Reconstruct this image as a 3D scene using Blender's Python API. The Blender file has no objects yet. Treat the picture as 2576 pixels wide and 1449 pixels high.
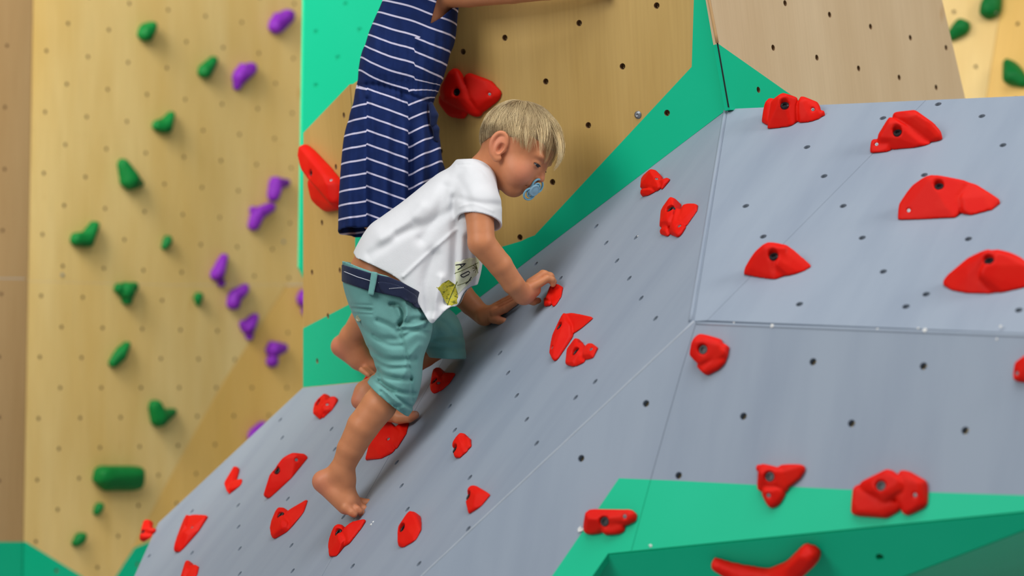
import bpy, bmesh, math, random
import numpy as np
from mathutils import Vector, Matrix
from mathutils.bvhtree import BVHTree
from mathutils.geometry import delaunay_2d_cdt

random.seed(7)
rng = np.random.default_rng(7)
scene = bpy.context.scene
COL = scene.collection

# ------------------------------------------------------------------ camera, light, exposure
F = 6000.0                      # focal length in pixels of the 2576 x 1449 frame
CH = 1.30                       # eye height
cam_data = bpy.data.cameras.new('camera')
cam_data.sensor_width = 36.0
cam_data.lens = 36.0 * F / 2576.0
cam_data.dof.use_dof = True
cam_data.dof.focus_distance = 4.72
cam_data.dof.aperture_fstop = 2.5
cam_data.clip_end = 200
cam = bpy.data.objects.new('camera', cam_data)
COL.objects.link(cam)
cam.location = (0, 0, CH)
cam.rotation_euler = (math.radians(90), 0, 0)
scene.camera = cam

world = bpy.data.worlds.new('hall_daylight')
scene.world = world
world.use_nodes = True
wb = world.node_tree.nodes['Background']
wb.inputs[0].default_value = (0.90, 0.96, 1.0, 1)
wb.inputs[1].default_value = 0.18


def area_light(name, loc, target, size, power, color, spread=180):
    d = bpy.data.lights.new(name, 'AREA')
    d.shape = 'RECTANGLE'
    d.size, d.size_y = size
    d.energy = power
    d.color = color
    d.spread = math.radians(spread)
    o = bpy.data.objects.new(name, d)
    COL.objects.link(o)
    o.location = loc
    o.rotation_euler = (Vector(target) - Vector(loc)).to_track_quat('-Z', 'Y').to_euler()
    return o


area_light('window_light', (-3.2, 1.2, 3.6), (0.0, 5.0, 1.2), (2.2, 2.2), 132, (1.0, 0.98, 0.95))
area_light('ceiling_lamp', (0.2, 2.9, 5.2), (0.3, 4.6, 1.2), (3.5, 2.5), 122, (0.97, 0.98, 1.0))
area_light('hall_lamp', (4.0, 2.8, 3.8), (0.9, 4.6, 1.3), (1.4, 1.4), 84, (1.0, 0.97, 0.93))
area_light('wall_fill', (-2.5, 5.5, 3.4), (-1.1, 7.7, 1.3), (2.0, 1.4), 62, (1.0, 0.97, 0.90), 90)  # unseen fill added to brighten the left plywood wall, not a fitting

scene.view_settings.view_transform = 'Standard'
scene.view_settings.look = 'None'
scene.view_settings.gamma = 1.0
scene.view_settings.use_curve_mapping = False
scene.view_settings.exposure = 0.0


# ------------------------------------------------------------------ geometry helpers
def P(px, py, Y):
    return np.array([(px - 1288.0) / F * Y, Y, CH + (724.5 - py) / F * Y])


CAM = np.array([0, 0, CH])


def ray(px, py):
    return np.array([(px - 1288.0) / F, 1.0, (724.5 - py) / F])


class Plane:
    def __init__(self, p, n):
        self.p = np.array(p, float)
        n = np.array(n, float)
        self.n = n / np.linalg.norm(n)
        if self.n[1] > 0:
            self.n = -self.n
        a = np.cross([0, 0, 1.0], self.n)
        a = a / np.linalg.norm(a)          # runs to the right in the picture
        self.a = a
        self.b = np.cross(self.n, a)       # runs up
        self.M = Matrix(((a[0], self.b[0], self.n[0], self.p[0]), (a[1], self.b[1], self.n[1], self.p[1]),
                         (a[2], self.b[2], self.n[2], self.p[2]), (0, 0, 0, 1)))

    def hit(self, px, py, off=0.0):
        d = ray(px, py)
        t = (self.n @ (self.p + self.n * off - CAM)) / (self.n @ d)
        return CAM + d * t

    def loc(self, px, py):
        q = self.hit(px, py) - self.p
        return (q @ self.a, q @ self.b)


def plane3(p, q, r):
    return Plane(p, np.cross(np.array(q) - p, np.array(r) - p))


def tag(o, label=None, cat=None, group=None, kind=None):
    if label: o['label'] = label
    if cat: o['category'] = cat
    if group: o['group'] = group
    if kind: o['kind'] = kind
    return o


def empty(name, loc):
    o = bpy.data.objects.new(name, None)
    COL.objects.link(o)
    o.location = Vector(loc)
    o.empty_display_size = 0.05
    return o


def mesh_obj(name, verts, faces, mats, parent=None, origin=(0, 0, 0), smooth=False, mat_idx=None):
    """verts in world space; the object stands at origin (or in its parent's space)."""
    v = np.asarray(verts, dtype=np.float32).reshape(-1, 3) - np.asarray(origin, dtype=np.float32)
    me = bpy.data.meshes.new(name)
    if isinstance(faces, np.ndarray):
        nf, k = faces.shape
        me.vertices.add(len(v)); me.vertices.foreach_set('co', v.ravel())
        me.loops.add(nf * k); me.loops.foreach_set('vertex_index', faces.astype(np.int32).ravel())
        me.polygons.add(nf)
        me.polygons.foreach_set('loop_start', np.arange(0, nf * k, k, dtype=np.int32))
        me.update(calc_edges=True)
        me.validate()
    else:
        me.from_pydata([tuple(map(float, x)) for x in v], [], [tuple(f) for f in faces])
    for m in (mats if isinstance(mats, (list, tuple)) else [mats]):
        me.materials.append(m)
    if mat_idx is not None:
        me.polygons.foreach_set('material_index', np.asarray(mat_idx, dtype=np.int32))
    if smooth:
        me.polygons.foreach_set('use_smooth', np.ones(len(me.polygons), dtype=bool))
    me.update()
    o = bpy.data.objects.new(name, me)
    COL.objects.link(o)
    if parent is not None:
        o.parent = parent
    else:
        o.location = Vector([float(c) for c in origin])
    return o


def inside_poly(x, y, poly):
    c = False
    n = len(poly)
    j = n - 1
    for i in range(n):
        xi, yi = poly[i]; xj, yj = poly[j]
        if (yi > y) != (yj > y) and x < (xj - xi) * (y - yi) / (yj - yi) + xi:
            c = not c
        j = i
    return c


def inset_poly(poly, d):
    """Shrinks a 2D polygon (either winding) by d."""
    n = len(poly)
    area = sum(poly[i][0] * poly[(i + 1) % n][1] - poly[(i + 1) % n][0] * poly[i][1] for i in range(n))
    s = 1 if area > 0 else -1
    out = []
    for i in range(n):
        p0, p1, p2 = Vector(poly[i - 1]), Vector(poly[i]), Vector(poly[(i + 1) % n])
        e1, e2 = (p1 - p0).normalized(), (p2 - p1).normalized()
        n1, n2 = Vector((-e1.y, e1.x)) * s, Vector((-e2.y, e2.x)) * s
        m = (n1 + n2)
        k = m.dot(n1)
        out.append(tuple(p1 + m * (d / max(k, 0.3))))
    return out


def panel(name, pl, outline, mats, parent, holes=(), regions=(), hole_r=0.0058, thick=0.018, gap=0.0,
          depth=0.013, bevel=0.0, holemat=None):
    """A sheet lying on plane pl. outline, regions, holes in picture pixels, carried onto the plane.
    regions: (polygon, material index). Holes are real blind bores."""
    out = [pl.loc(*p) for p in outline]
    if gap: out = inset_poly(out, gap)
    regs = [([pl.loc(*p) for p in poly], mi) for poly, mi in regions]
    hs = []
    for h in holes:
        c = pl.loc(*h)
        if inside_poly(c[0], c[1], inset_poly(out, hole_r * 1.6)):
            hs.append(c)
    co, ed = [], []

    def loop(pts):
        s = len(co)
        co.extend(Vector(p) for p in pts)
        ed.extend((s + i, s + (i + 1) % len(pts)) for i in range(len(pts)))
    loop(out)
    for poly, mi in regs: loop(poly)
    N = 14
    for c in hs:
        loop([(c[0] + hole_r * math.cos(2 * math.pi * k / N), c[1] + hole_r * math.sin(2 * math.pi * k / N)) for k in range(N)])
    vo, eo, fo, _, _, _ = delaunay_2d_cdt(co, ed, [], 0, 1e-6)
    ch = np.array(hs) if hs else None
    faces, mi_list = [], []
    for f in fo:
        cx = sum(vo[i].x for i in f) / len(f); cy = sum(vo[i].y for i in f) / len(f)
        if not inside_poly(cx, cy, out): continue
        if ch is not None and np.min((ch[:, 0] - cx) ** 2 + (ch[:, 1] - cy) ** 2) < (hole_r * 0.985) ** 2: continue
        a2 = sum(vo[f[i]].x * vo[f[(i + 1) % len(f)]].y - vo[f[(i + 1) % len(f)]].x * vo[f[i]].y for i in range(len(f)))
        f = list(f) if a2 > 0 else list(f)[::-1]
        m = 0
        for poly, k in regs:
            if inside_poly(cx, cy, poly): m = k
        faces.append(f); mi_list.append(m)
    verts = [(v.x, v.y, 0.0) for v in vo]
    edges = {}
    for f in faces:
        for i in range(len(f)):
            edges[(f[i], f[(i + 1) % len(f)])] = 1
    fm = {}
    for f, m in zip(faces, mi_list):
        for i in range(len(f)): fm[(f[i], f[(i + 1) % len(f)])] = m
    bnd = [e for e in edges if (e[1], e[0]) not in edges]
    hm = 0 if holemat is None else holemat
    back = {}
    capv = {}
    for a, b in bnd:
        xm, ym = (verts[a][0] + verts[b][0]) / 2, (verts[a][1] + verts[b][1]) / 2
        ishole = -1
        if ch is not None:
            dd = (ch[:, 0] - xm) ** 2 + (ch[:, 1] - ym) ** 2
            k = int(np.argmin(dd))
            if dd[k] < (hole_r * 1.05) ** 2: ishole = k
        dz = depth if ishole >= 0 else thick
        for i in (a, b):
            if i not in back:
                back[i] = len(verts)
                verts.append((verts[i][0], verts[i][1], -dz))
        faces.append([b, a, back[a], back[b]]); mi_list.append(hm if ishole >= 0 else fm[(a, b)])
        if ishole >= 0:
            capv.setdefault(ishole, []).append((back[a], back[b]))
    for k, es in capv.items():
        nxt = {b: a for a, b in es}
        st = es[0][1]; cyc = [st]; cur = nxt.get(st)
        while cur is not None and cur != st and len(cyc) < 60:
            cyc.append(cur); cur = nxt.get(cur)
        if len(cyc) > 2:
            faces.append(cyc[::-1]); mi_list.append(hm)
    s = len(verts)
    verts.extend((p[0], p[1], -thick) for p in out)
    aout = sum(out[i][0] * out[(i + 1) % len(out)][1] - out[(i + 1) % len(out)][0] * out[i][1] for i in range(len(out)))
    bk = list(range(s, s + len(out)))
    faces.append(bk[::-1] if aout > 0 else bk); mi_list.append(0)
    me = bpy.data.meshes.new(name)
    me.from_pydata(verts, [], faces)
    for m in mats: me.materials.append(m)
    me.polygons.foreach_set('material_index', mi_list)
    bm = bmesh.new(); bm.from_mesh(me)
    bmesh.ops.remove_doubles(bm, verts=bm.verts, dist=2e-5)
    bmesh.ops.delete(bm, geom=[v for v in bm.verts if not v.link_faces], context='VERTS')
    bm.to_mesh(me); bm.free()
    me.update()
    o = bpy.data.objects.new(name, me)
    COL.objects.link(o)
    o.parent = parent
    o.matrix_basis = Matrix.Translation(-parent.location) @ pl.M
    for c in (hs if depth > 0.01 else []):
        n = bpy.data.objects.new('t_nut', TNUT)
        COL.objects.link(n)
        n.parent = o
        n.matrix_basis = Matrix.Translation((c[0], c[1], -depth + 0.0002)) @ Matrix.Scale(hole_r / 0.0058, 4)
    return o


# ------------------------------------------------------------------ signed distance fields -> smooth meshes
_i = np.arange(46) + 0.5
_ph = np.arccos(1 - 2 * _i / 46); _th = math.pi * (1 + 5 ** 0.5) * _i
HULL_DIRS = np.stack([np.cos(_th) * np.sin(_ph), np.sin(_th) * np.sin(_ph), np.cos(_ph)], 1)


class Vol:
    def __init__(self, lo, hi, h):
        self.lo = np.array(lo, float); self.h = h
        self.n = np.ceil((np.array(hi) - self.lo) / h).astype(int) + 1
        self.D = np.full(self.n, 1.0, dtype=np.float32)
        self.ax = [(self.lo[i] + h * np.arange(self.n[i])).astype(np.float32) for i in range(3)]

    def box(self, lo, hi, m):
        i0 = np.maximum(np.floor((np.array(lo) - m - self.lo) / self.h).astype(int), 0)
        i1 = np.minimum(np.ceil((np.array(hi) + m - self.lo) / self.h).astype(int) + 1, self.n)
        if np.any(i1 <= i0): return None, None
        sl = tuple(slice(a, b) for a, b in zip(i0, i1))
        X = self.ax[0][sl[0]][:, None, None]; Y = self.ax[1][sl[1]][None, :, None]; Z = self.ax[2][sl[2]][None, None, :]
        return sl, (X, Y, Z)

    def _union(self, sl, d, k):
        D = self.D[sl]
        if k > 0:
            hh = np.maximum(k - np.abs(D - d), 0) / k
            self.D[sl] = np.minimum(D, d) - hh * hh * (k * 0.25)
        else:
            self.D[sl] = np.minimum(D, d)

    def _cut(self, sl, d, k):
        D = self.D[sl]; d = -d
        if k > 0:
            hh = np.maximum(k - np.abs(D - d), 0) / k
            self.D[sl] = np.maximum(D, d) + hh * hh * (k * 0.25)
        else:
            self.D[sl] = np.maximum(D, d)

    def cone(self, a, b, ra, rb, k=0.01, cut=False):
        a = np.array(a, float); b = np.array(b, float); r = max(ra, rb)
        sl, g = self.box(np.minimum(a, b) - r, np.maximum(a, b) + r, k + 3 * self.h)
        if sl is None: return
        X, Y, Z = g
        ba = b - a; L = float(ba @ ba) + 1e-12
        t = np.clip(((X - a[0]) * ba[0] + (Y - a[1]) * ba[1] + (Z - a[2]) * ba[2]) / L, 0, 1)
        d = np.sqrt((X - a[0] - t * ba[0]) ** 2 + (Y - a[1] - t * ba[1]) ** 2 + (Z - a[2] - t * ba[2]) ** 2) - (ra + t * (rb - ra))
        (self._cut if cut else self._union)(sl, d, k)

    def chain(self, pts, k=0.01):
        """pts: (px, py, Y, r in px)"""
        w = [P(p[0], p[1], p[2]) for p in pts]; rr = [p[3] * p[2] / F for p in pts]
        m = max(rr)
        sl, g = self.box(np.min(w, 0) - m, np.max(w, 0) + m, k + 3 * self.h)
        if sl is None: return
        X, Y, Z = g
        tot = None
        for a, b, ra, rb in zip(w[:-1], w[1:], rr[:-1], rr[1:]):
            ba = b - a; L = float(ba @ ba) + 1e-12
            t = np.clip(((X - a[0]) * ba[0] + (Y - a[1]) * ba[1] + (Z - a[2]) * ba[2]) / L, 0, 1)
            d = np.sqrt((X - a[0] - t * ba[0]) ** 2 + (Y - a[1] - t * ba[1]) ** 2 + (Z - a[2] - t * ba[2]) ** 2) - (ra + t * (rb - ra))
            if tot is None: tot = d
            else:
                kk = min(0.004, k)
                hh = np.maximum(kk - np.abs(tot - d), 0) / kk
                tot = np.minimum(tot, d) - hh * hh * (kk * 0.25)
        self._union(sl, tot.astype(np.float32), k)

    def ell(self, c, r, R=None, k=0.01, cut=False):
        c = np.array(c, float); r = np.array(r, float)
        m = float(r.max())
        sl, g = self.box(c - m, c + m, k + 3 * self.h)
        if sl is None: return
        X, Y, Z = g[0] - c[0], g[1] - c[1], g[2] - c[2]
        if R is not None:
            R = np.array(R)
            q = [X * R[i][0] + Y * R[i][1] + Z * R[i][2] for i in range(3)]
        else:
            q = [X, Y, Z]
        k0 = np.sqrt(sum((q[i] / r[i]) ** 2 for i in range(3)))
        k1 = np.sqrt(sum((q[i] / r[i] ** 2) ** 2 for i in range(3))) + 1e-9
        d = k0 * (k0 - 1) / k1
        (self._cut if cut else self._union)(sl, d, k)

    def hull(self, pts, rad, k=0.0, groove=0.0):
        """convex hull of spheres"""
        dirs = HULL_DIRS
        cl = np.concatenate([np.array(p) + r * dirs for p, r in zip(pts, rad)])
        bm = bmesh.new()
        for c in cl: bm.verts.new(c)
        bmesh.ops.convex_hull(bm, input=bm.verts)
        N, O = [], []
        for f in bm.faces:
            if f.calc_area() > 1e-12:
                n = f.normal.copy(); N.append(n[:]); O.append(n.dot(f.calc_center_median()))
        bm.free()
        N = np.array(N, np.float32); O = np.array(O, np.float32)
        c = cl.mean(0)
        sg = np.where(N @ c - O > 0, -1, 1).astype(np.float32)
        N *= sg[:, None]; O *= sg
        key = np.unique(np.round(np.concatenate([N, O[:, None]], 1), 3), axis=0)
        sl, g = self.box(cl.min(0), cl.max(0), k + 4 * self.h)
        if sl is None: return
        X, Y, Z = g
        d = np.full(np.broadcast_shapes(X.shape, Y.shape, Z.shape), -1.0, np.float32)
        for a in key: np.maximum(d, X * a[0] + Y * a[1] + Z * a[2] - a[3], out=d)
        gr = 0
        if groove:
            gr = groove * np.exp(-((self.D[sl] - d) / 0.0032) ** 2)
        self._union(sl, d, k)
        if groove: self.D[sl] += gr

    def mesh(self, smooth=0):
        D = self.D
        s = D < 0
        c = np.zeros(np.array(D.shape) - 1, dtype=np.int8)
        for i in (0, 1):
            for j in (0, 1):
                for k in (0, 1):
                    c += s[i:s.shape[0] - 1 + i, j:s.shape[1] - 1 + j, k:s.shape[2] - 1 + k]
        act = np.argwhere((c > 0) & (c < 8))
        vid = np.full(c.shape, -1, dtype=np.int32)
        vid[act[:, 0], act[:, 1], act[:, 2]] = np.arange(len(act))
        acc = np.zeros((len(act), 3)); cnt = np.zeros(len(act))
        cor = [(i, j, k) for i in (0, 1) for j in (0, 1) for k in (0, 1)]
        val = {q: D[act[:, 0] + q[0], act[:, 1] + q[1], act[:, 2] + q[2]] for q in cor}
        for q in cor:
            for axis in range(3):
                if q[axis] == 0:
                    r = list(q); r[axis] = 1; r = tuple(r)
                    a, b = val[q], val[r]
                    m = (a < 0) != (b < 0)
                    t = np.where(m, a / np.where(m, a - b, 1), 0)
                    p = np.zeros((len(act), 3)); p[:] = q
                    p[:, axis] += t
                    acc[m] += p[m]; cnt[m] += 1
        v = self.lo + self.h * (act + acc / cnt[:, None])
        quads = []
        for axis in range(3):
            o = [slice(None)] * 3; e = [slice(None)] * 3
            o[axis] = slice(0, -1); e[axis] = slice(1, None)
            a, b = s[tuple(o)], s[tuple(e)]
            idx = np.argwhere(a != b)
            u, w = (axis + 1) % 3, (axis + 2) % 3
            ok = (idx[:, u] > 0) & (idx[:, w] > 0) & (idx[:, u] < c.shape[u]) & (idx[:, w] < c.shape[w])
            idx = idx[ok]
            if not len(idx): continue
            inn = a[idx[:, 0], idx[:, 1], idx[:, 2]]
            cs = []
            for du, dw in ((1, 1), (0, 1), (0, 0), (1, 0)):
                q = idx.copy(); q[:, u] -= du; q[:, w] -= dw
                cs.append(vid[q[:, 0], q[:, 1], q[:, 2]])
            Q = np.stack(cs, 1)
            Q[~inn] = Q[~inn][:, ::-1]
            quads.append(Q)
        q = np.concatenate(quads)
        q = q[(q >= 0).all(1)]
        for _ in range(smooth):
            sm = np.zeros_like(v); n = np.zeros(len(v))
            for i in range(4):
                a, b = q[:, i], q[:, (i + 1) % 4]
                np.add.at(sm, a, v[b]); np.add.at(n, a, 1)
                np.add.at(sm, b, v[a]); np.add.at(n, b, 1)
            v = 0.5 * v + 0.5 * sm / n[:, None]
        return v, q


def largest(v, f):
    """keeps the biggest connected piece of a mesh"""
    lab = np.arange(len(v))
    while True:
        m = lab[f].min(1)
        new = lab.copy()
        for i in range(f.shape[1]): np.minimum.at(new, f[:, i], m)
        new = new[new]
        if (new == lab).all(): break
        lab = new
    u, c = np.unique(lab, return_counts=True)
    keep = lab == u[np.argmax(c)]
    idx = np.cumsum(keep) - 1
    return v[keep], idx[f[keep[f[:, 0]]]]


def spline(pts, n=8, closed=True):
    pts = [np.array(p, float) for p in pts]
    out = []
    m = len(pts)
    for i in range(m if closed else m - 1):
        p0 = pts[(i - 1) % m] if closed or i > 0 else pts[i]
        p1 = pts[i]; p2 = pts[(i + 1) % m]
        p3 = pts[(i + 2) % m] if closed or i + 2 < m else p2
        for k in range(n):
            t = k / n
            out.append(0.5 * (2 * p1 + (p2 - p0) * t + (2 * p0 - 5 * p1 + 4 * p2 - p3) * t * t + (3 * p1 - p0 - 3 * p2 + p3) * t ** 3))
    if not closed: out.append(pts[-1])
    return np.array(out)


def poly_sd(A, B, poly):
    """signed distance of points (A,B) to a closed 2D polygon"""
    d = np.full(A.shape, 1e9); ins = np.zeros(A.shape, bool)
    n = len(poly)
    for i in range(n):
        p, q = poly[i], poly[(i + 1) % n]
        e = q - p
        L = e @ e + 1e-15
        t = np.clip(((A - p[0]) * e[0] + (B - p[1]) * e[1]) / L, 0, 1)
        d = np.minimum(d, (A - p[0] - t * e[0]) ** 2 + (B - p[1] - t * e[1]) ** 2)
        if p[1] != q[1]:
            cr = ((p[1] > B) != (q[1] > B)) & (A < (q[0] - p[0]) * (B - p[1]) / (q[1] - p[1]) + p[0])
            ins ^= cr
    return np.where(ins, -1, 1) * np.sqrt(d)


def px_poly(pts, Y, smooth=True, n=6):
    p = spline(pts, n) if smooth else np.array(pts, float)
    return np.stack([(p[:, 0] - 1288) / F * Y, CH + (724.5 - p[:, 1]) / F * Y], 1)


def inflate(vol, pts, yc, W, R, smooth=True):
    """Rounded solid whose side view is the outline pts: half width W across the view, rounded over R."""
    A, B = np.meshgrid(vol.ax[0], vol.ax[2], indexing='ij')
    d2 = poly_sd(A, B, px_poly(pts, yc, smooth))
    if callable(W): W = W(A, B)
    if callable(yc): yc = yc(A, B)
    W = np.broadcast_to(np.asarray(W, float), A.shape)
    a = np.where(d2 < 0, 1 - np.minimum(-d2 / R, 1), 1 + d2 / R)
    y = vol.ax[1][None, :, None]
    f = (np.sqrt(a[:, None, :] ** 2 + ((y - yc) / W[:, None, :]) ** 2) - 1) * np.minimum(R, W)[:, None, :]
    return f.astype(np.float32)


def polyline_d(A, B, pts, Y):
    q = np.array([[(p[0] - 1288) / F * Y, CH + (724.5 - p[1]) / F * Y] for p in pts])
    d = np.full(A.shape, 1e9)
    for p, r in zip(q[:-1], q[1:]):
        e = r - p; L = e @ e + 1e-15
        t = np.clip(((A - p[0]) * e[0] + (B - p[1]) * e[1]) / L, 0, 1)
        d = np.minimum(d, (A - p[0] - t * e[0]) ** 2 + (B - p[1] - t * e[1]) ** 2)
    return np.sqrt(d)


def creases(vol, f, lines, Y, yc):
    """lines: (points px, depth m, width m); sunk (or raised when negative) on the side nearer the camera"""
    A, B = np.meshgrid(vol.ax[0], vol.ax[2], indexing='ij')
    h = np.zeros(A.shape)
    for pts, dep, wid in lines:
        h += dep * np.exp(-(polyline_d(A, B, spline(pts, 5, False), Y) / wid) ** 2)
    near = 1 / (1 + np.exp((vol.ax[1] - yc) / 0.012))
    return f + (h[:, None, :] * near[None, :, None]).astype(np.float32)


def attr_color(o, name, rgb):
    a = o.data.attributes.new(name, 'FLOAT_COLOR', 'POINT')
    c = np.ones((len(rgb), 4), np.float32); c[:, :3] = rgb
    a.data.foreach_set('color', c.ravel())


def attr_float(o, name, val):
    a = o.data.attributes.new(name, 'FLOAT', 'POINT')
    a.data.foreach_set('value', np.asarray(val, np.float32))


def tube(pts, r, sides=6, closed=False):
    """verts, faces of a tube along world points; r scalar or per point"""
    pts = np.array(pts, float); n = len(pts)
    r = np.broadcast_to(np.asarray(r, float), (n,))
    v, f = [], []
    up = np.array([0.13, 0.31, 0.94])
    for i in range(n):
        if closed: t = pts[(i + 1) % n] - pts[i - 1]
        else: t = pts[min(i + 1, n - 1)] - pts[max(i - 1, 0)]
        t = t / (np.linalg.norm(t) + 1e-12)
        x = np.cross(t, up); x /= np.linalg.norm(x) + 1e-12
        y = np.cross(t, x)
        for k in range(sides):
            a = 2 * math.pi * k / sides
            v.append(pts[i] + r[i] * (math.cos(a) * x + math.sin(a) * y))
    for i in range(n if closed else n - 1):
        j = (i + 1) % n
        for k in range(sides):
            l = (k + 1) % sides
            f.append([i * sides + k, i * sides + l, j * sides + l, j * sides + k])
    if not closed:
        f.append(list(range(sides))[::-1]); f.append([(n - 1) * sides + k for k in range(sides)])
    return v, f


def join(parts):
    V, Fc = [], []
    for v, f in parts:
        s = len(V); V.extend(v); Fc.extend([[i + s for i in q] for q in f])
    return V, Fc


def lathe(profile, c, n, seg=20):
    """profile of (radius, height along n) turned about axis n at c"""
    n = np.array(n, float); n /= np.linalg.norm(n)
    x = np.cross(n, [0.2, 0.3, 0.9]); x /= np.linalg.norm(x); y = np.cross(n, x)
    v, f = [], []
    for r, h in profile:
        for k in range(seg):
            a = 2 * math.pi * k / seg
            v.append(np.array(c) + n * h + r * (math.cos(a) * x + math.sin(a) * y))
    for i in range(len(profile) - 1):
        for k in range(seg):
            l = (k + 1) % seg
            f.append([i * seg + k, i * seg + l, (i + 1) * seg + l, (i + 1) * seg + k])
    f.append([(len(profile) - 1) * seg + k for k in range(seg)])
    f.append(list(range(seg))[::-1])
    return v, f


# ------------------------------------------------------------------ materials
def new_mat(name, rough=0.5, spec=0.4):
    m = bpy.data.materials.new(name)
    m.use_nodes = True
    nt = m.node_tree
    b = nt.nodes['Principled BSDF']
    b.inputs['Roughness'].default_value = rough
    b.inputs['Specular IOR Level'].default_value = spec
    return m, nt, b


def noise(nt, scale, vec=None, detail=4, rough=0.55, sc=None, coord='Object'):
    n = nt.nodes.new('ShaderNodeTexNoise')
    n.inputs['Scale'].default_value = scale
    n.inputs['Detail'].default_value = detail
    n.inputs['Roughness'].default_value = rough
    tc = nt.nodes.new('ShaderNodeTexCoord')
    mp = nt.nodes.new('ShaderNodeMapping')
    if sc: mp.inputs['Scale'].default_value = sc
    nt.links.new(tc.outputs[coord], mp.inputs[0])
    nt.links.new(mp.outputs[0], n.inputs['Vector'])
    return n.outputs['Fac']


def ramp(nt, fac, stops):
    r = nt.nodes.new('ShaderNodeValToRGB')
    el = r.color_ramp.elements
    while len(el) < len(stops): el.new(0.5)
    for e, (p, c) in zip(el, stops):
        e.position = p; e.color = (*c, 1)
    nt.links.new(fac, r.inputs[0])
    return r.outputs[0]


def bump(nt, b, h, strength, dist=0.002):
    n = nt.nodes.new('ShaderNodeBump')
    n.inputs['Strength'].default_value = strength
    n.inputs['Distance'].default_value = dist
    nt.links.new(h, n.inputs['Height'])
    nt.links.new(n.outputs[0], b.inputs['Normal'])


def mixc(nt, fac, a, b, mode='MIX'):
    m = nt.nodes.new('ShaderNodeMix')
    m.data_type = 'RGBA'; m.blend_type = mode
    if isinstance(fac, (int, float)): m.inputs[0].default_value = fac
    else: nt.links.new(fac, m.inputs[0])
    for s, i in ((a, 6), (b, 7)):
        if isinstance(s, tuple): m.inputs[i].default_value = (*s, 1)
        else: nt.links.new(s, m.inputs[i])
    return m.outputs[2]


def plywood(name, c0, c1, knot, grain=1.0, rough=0.42, spec=0.35):
    m, nt, b = new_mat(name, rough, spec)
    big = noise(nt, 1.0, sc=(5.0, 0.9, 3), detail=5)
    fine = noise(nt, 1.0, sc=(160, 6, 30), detail=3, rough=0.4)
    col = ramp(nt, big, [(0.30, c0), (0.70, c1)])
    g = ramp(nt, fine, [(0.30, (0.90, 0.885, 0.86)), (0.66, (1, 1, 1))])
    col = mixc(nt, 0.6 * grain, col, g, 'MULTIPLY')
    kn = noise(nt, 1.0, sc=(14, 5, 8), detail=2)
    kf = ramp(nt, kn, [(0.70, (0, 0, 0)), (0.80, (1, 1, 1))])
    col = mixc(nt, kf, col, knot)
    nt.links.new(col, b.inputs['Base Color'])
    bump(nt, b, fine, 0.12, 0.001)
    return m


def paint(name, c, dust, rough=0.45, spec=0.4, amount=0.5, scale=(3, 3, 3)):
    m, nt, b = new_mat(name, rough, spec)
    n1 = noise(nt, 1.0, sc=scale, detail=6)
    f = ramp(nt, n1, [(0.42, (0, 0, 0)), (0.72, (amount,) * 3)])
    col = mixc(nt, f, c, dust)
    nt.links.new(col, b.inputs['Base Color'])
    bump(nt, b, noise(nt, 260, detail=2), 0.05, 0.001)
    return m


def plastic(name, c, c2, rough=0.48, b_scale=420):
    m, nt, b = new_mat(name, rough, 0.16)
    f = ramp(nt, noise(nt, 22, detail=5), [(0.45, (0, 0, 0)), (0.80, (0.8, 0.8, 0.8))])
    nt.links.new(mixc(nt, f, c, c2), b.inputs['Base Color'])
    bump(nt, b, noise(nt, b_scale, detail=2), 0.10, 0.001)
    return m


def plain(name, c, rough=0.5, metal=0.0, spec=0.4):
    m, nt, b = new_mat(name, rough, spec)
    b.inputs['Metallic'].default_value = metal
    f = noise(nt, 60, detail=3)
    col = ramp(nt, f, [(0.3, tuple(x * 0.9 for x in c)), (0.7, c)])
    nt.links.new(col, b.inputs['Base Color'])
    return m


PLY_LEFT = plywood('plywood_bright', (0.76, 0.49, 0.15), (0.88, 0.64, 0.27), (0.62, 0.34, 0.08))
PLY_GOLD = plywood('plywood_golden', (0.82, 0.49, 0.12), (0.90, 0.57, 0.18), (0.66, 0.33, 0.07))
PLY_BROWN = plywood('plywood_brown', (0.52, 0.31, 0.13), (0.60, 0.38, 0.18), (0.40, 0.20, 0.07))
PLY_MAIN = plywood('plywood_main', (0.49, 0.305, 0.083), (0.59, 0.39, 0.13), (0.38, 0.19, 0.045))
PLY_DULL = plywood('plywood_dull', (0.62, 0.44, 0.25), (0.74, 0.56, 0.35), (0.54, 0.32, 0.13), grain=0.7)
HOLE_WOOD = plain('bored_wood', (0.30, 0.17, 0.08), 0.8)
GREEN = paint('green_paint', (0.0, 0.52, 0.27), (0.01, 0.55, 0.31), amount=0.4, rough=0.5, spec=0.2)
GREY = paint('grey_paint', (0.285, 0.335, 0.405), (0.215, 0.26, 0.335), rough=0.55, spec=0.25, amount=0.55, scale=(9, 1.6, 4))
SEAM_HIGHLIGHT = plain('joint_strip', (0.42, 0.47, 0.53), 0.45)  # paler grey for the highlight painted along a seam
FLECK = plain('fleck_white', (0.85, 0.85, 0.82), 0.7)
RED = plastic('red_resin', (0.70, 0.006, 0.001), (0.74, 0.018, 0.006), rough=0.55)
HOLD_GREEN = plastic('green_resin', (0.003, 0.15, 0.028), (0.01, 0.20, 0.045))
PURPLE = plastic('purple_resin', (0.185, 0.018, 0.36), (0.25, 0.045, 0.46), b_scale=150)
BLACK = plain('black_bolt', (0.015, 0.015, 0.017), 0.35, 0.3)
STEEL = plain('steel', (0.30, 0.32, 0.34), 0.45, 0.8)
BRASS = plain('brass', (0.55, 0.42, 0.20), 0.3, 0.9)

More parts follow.
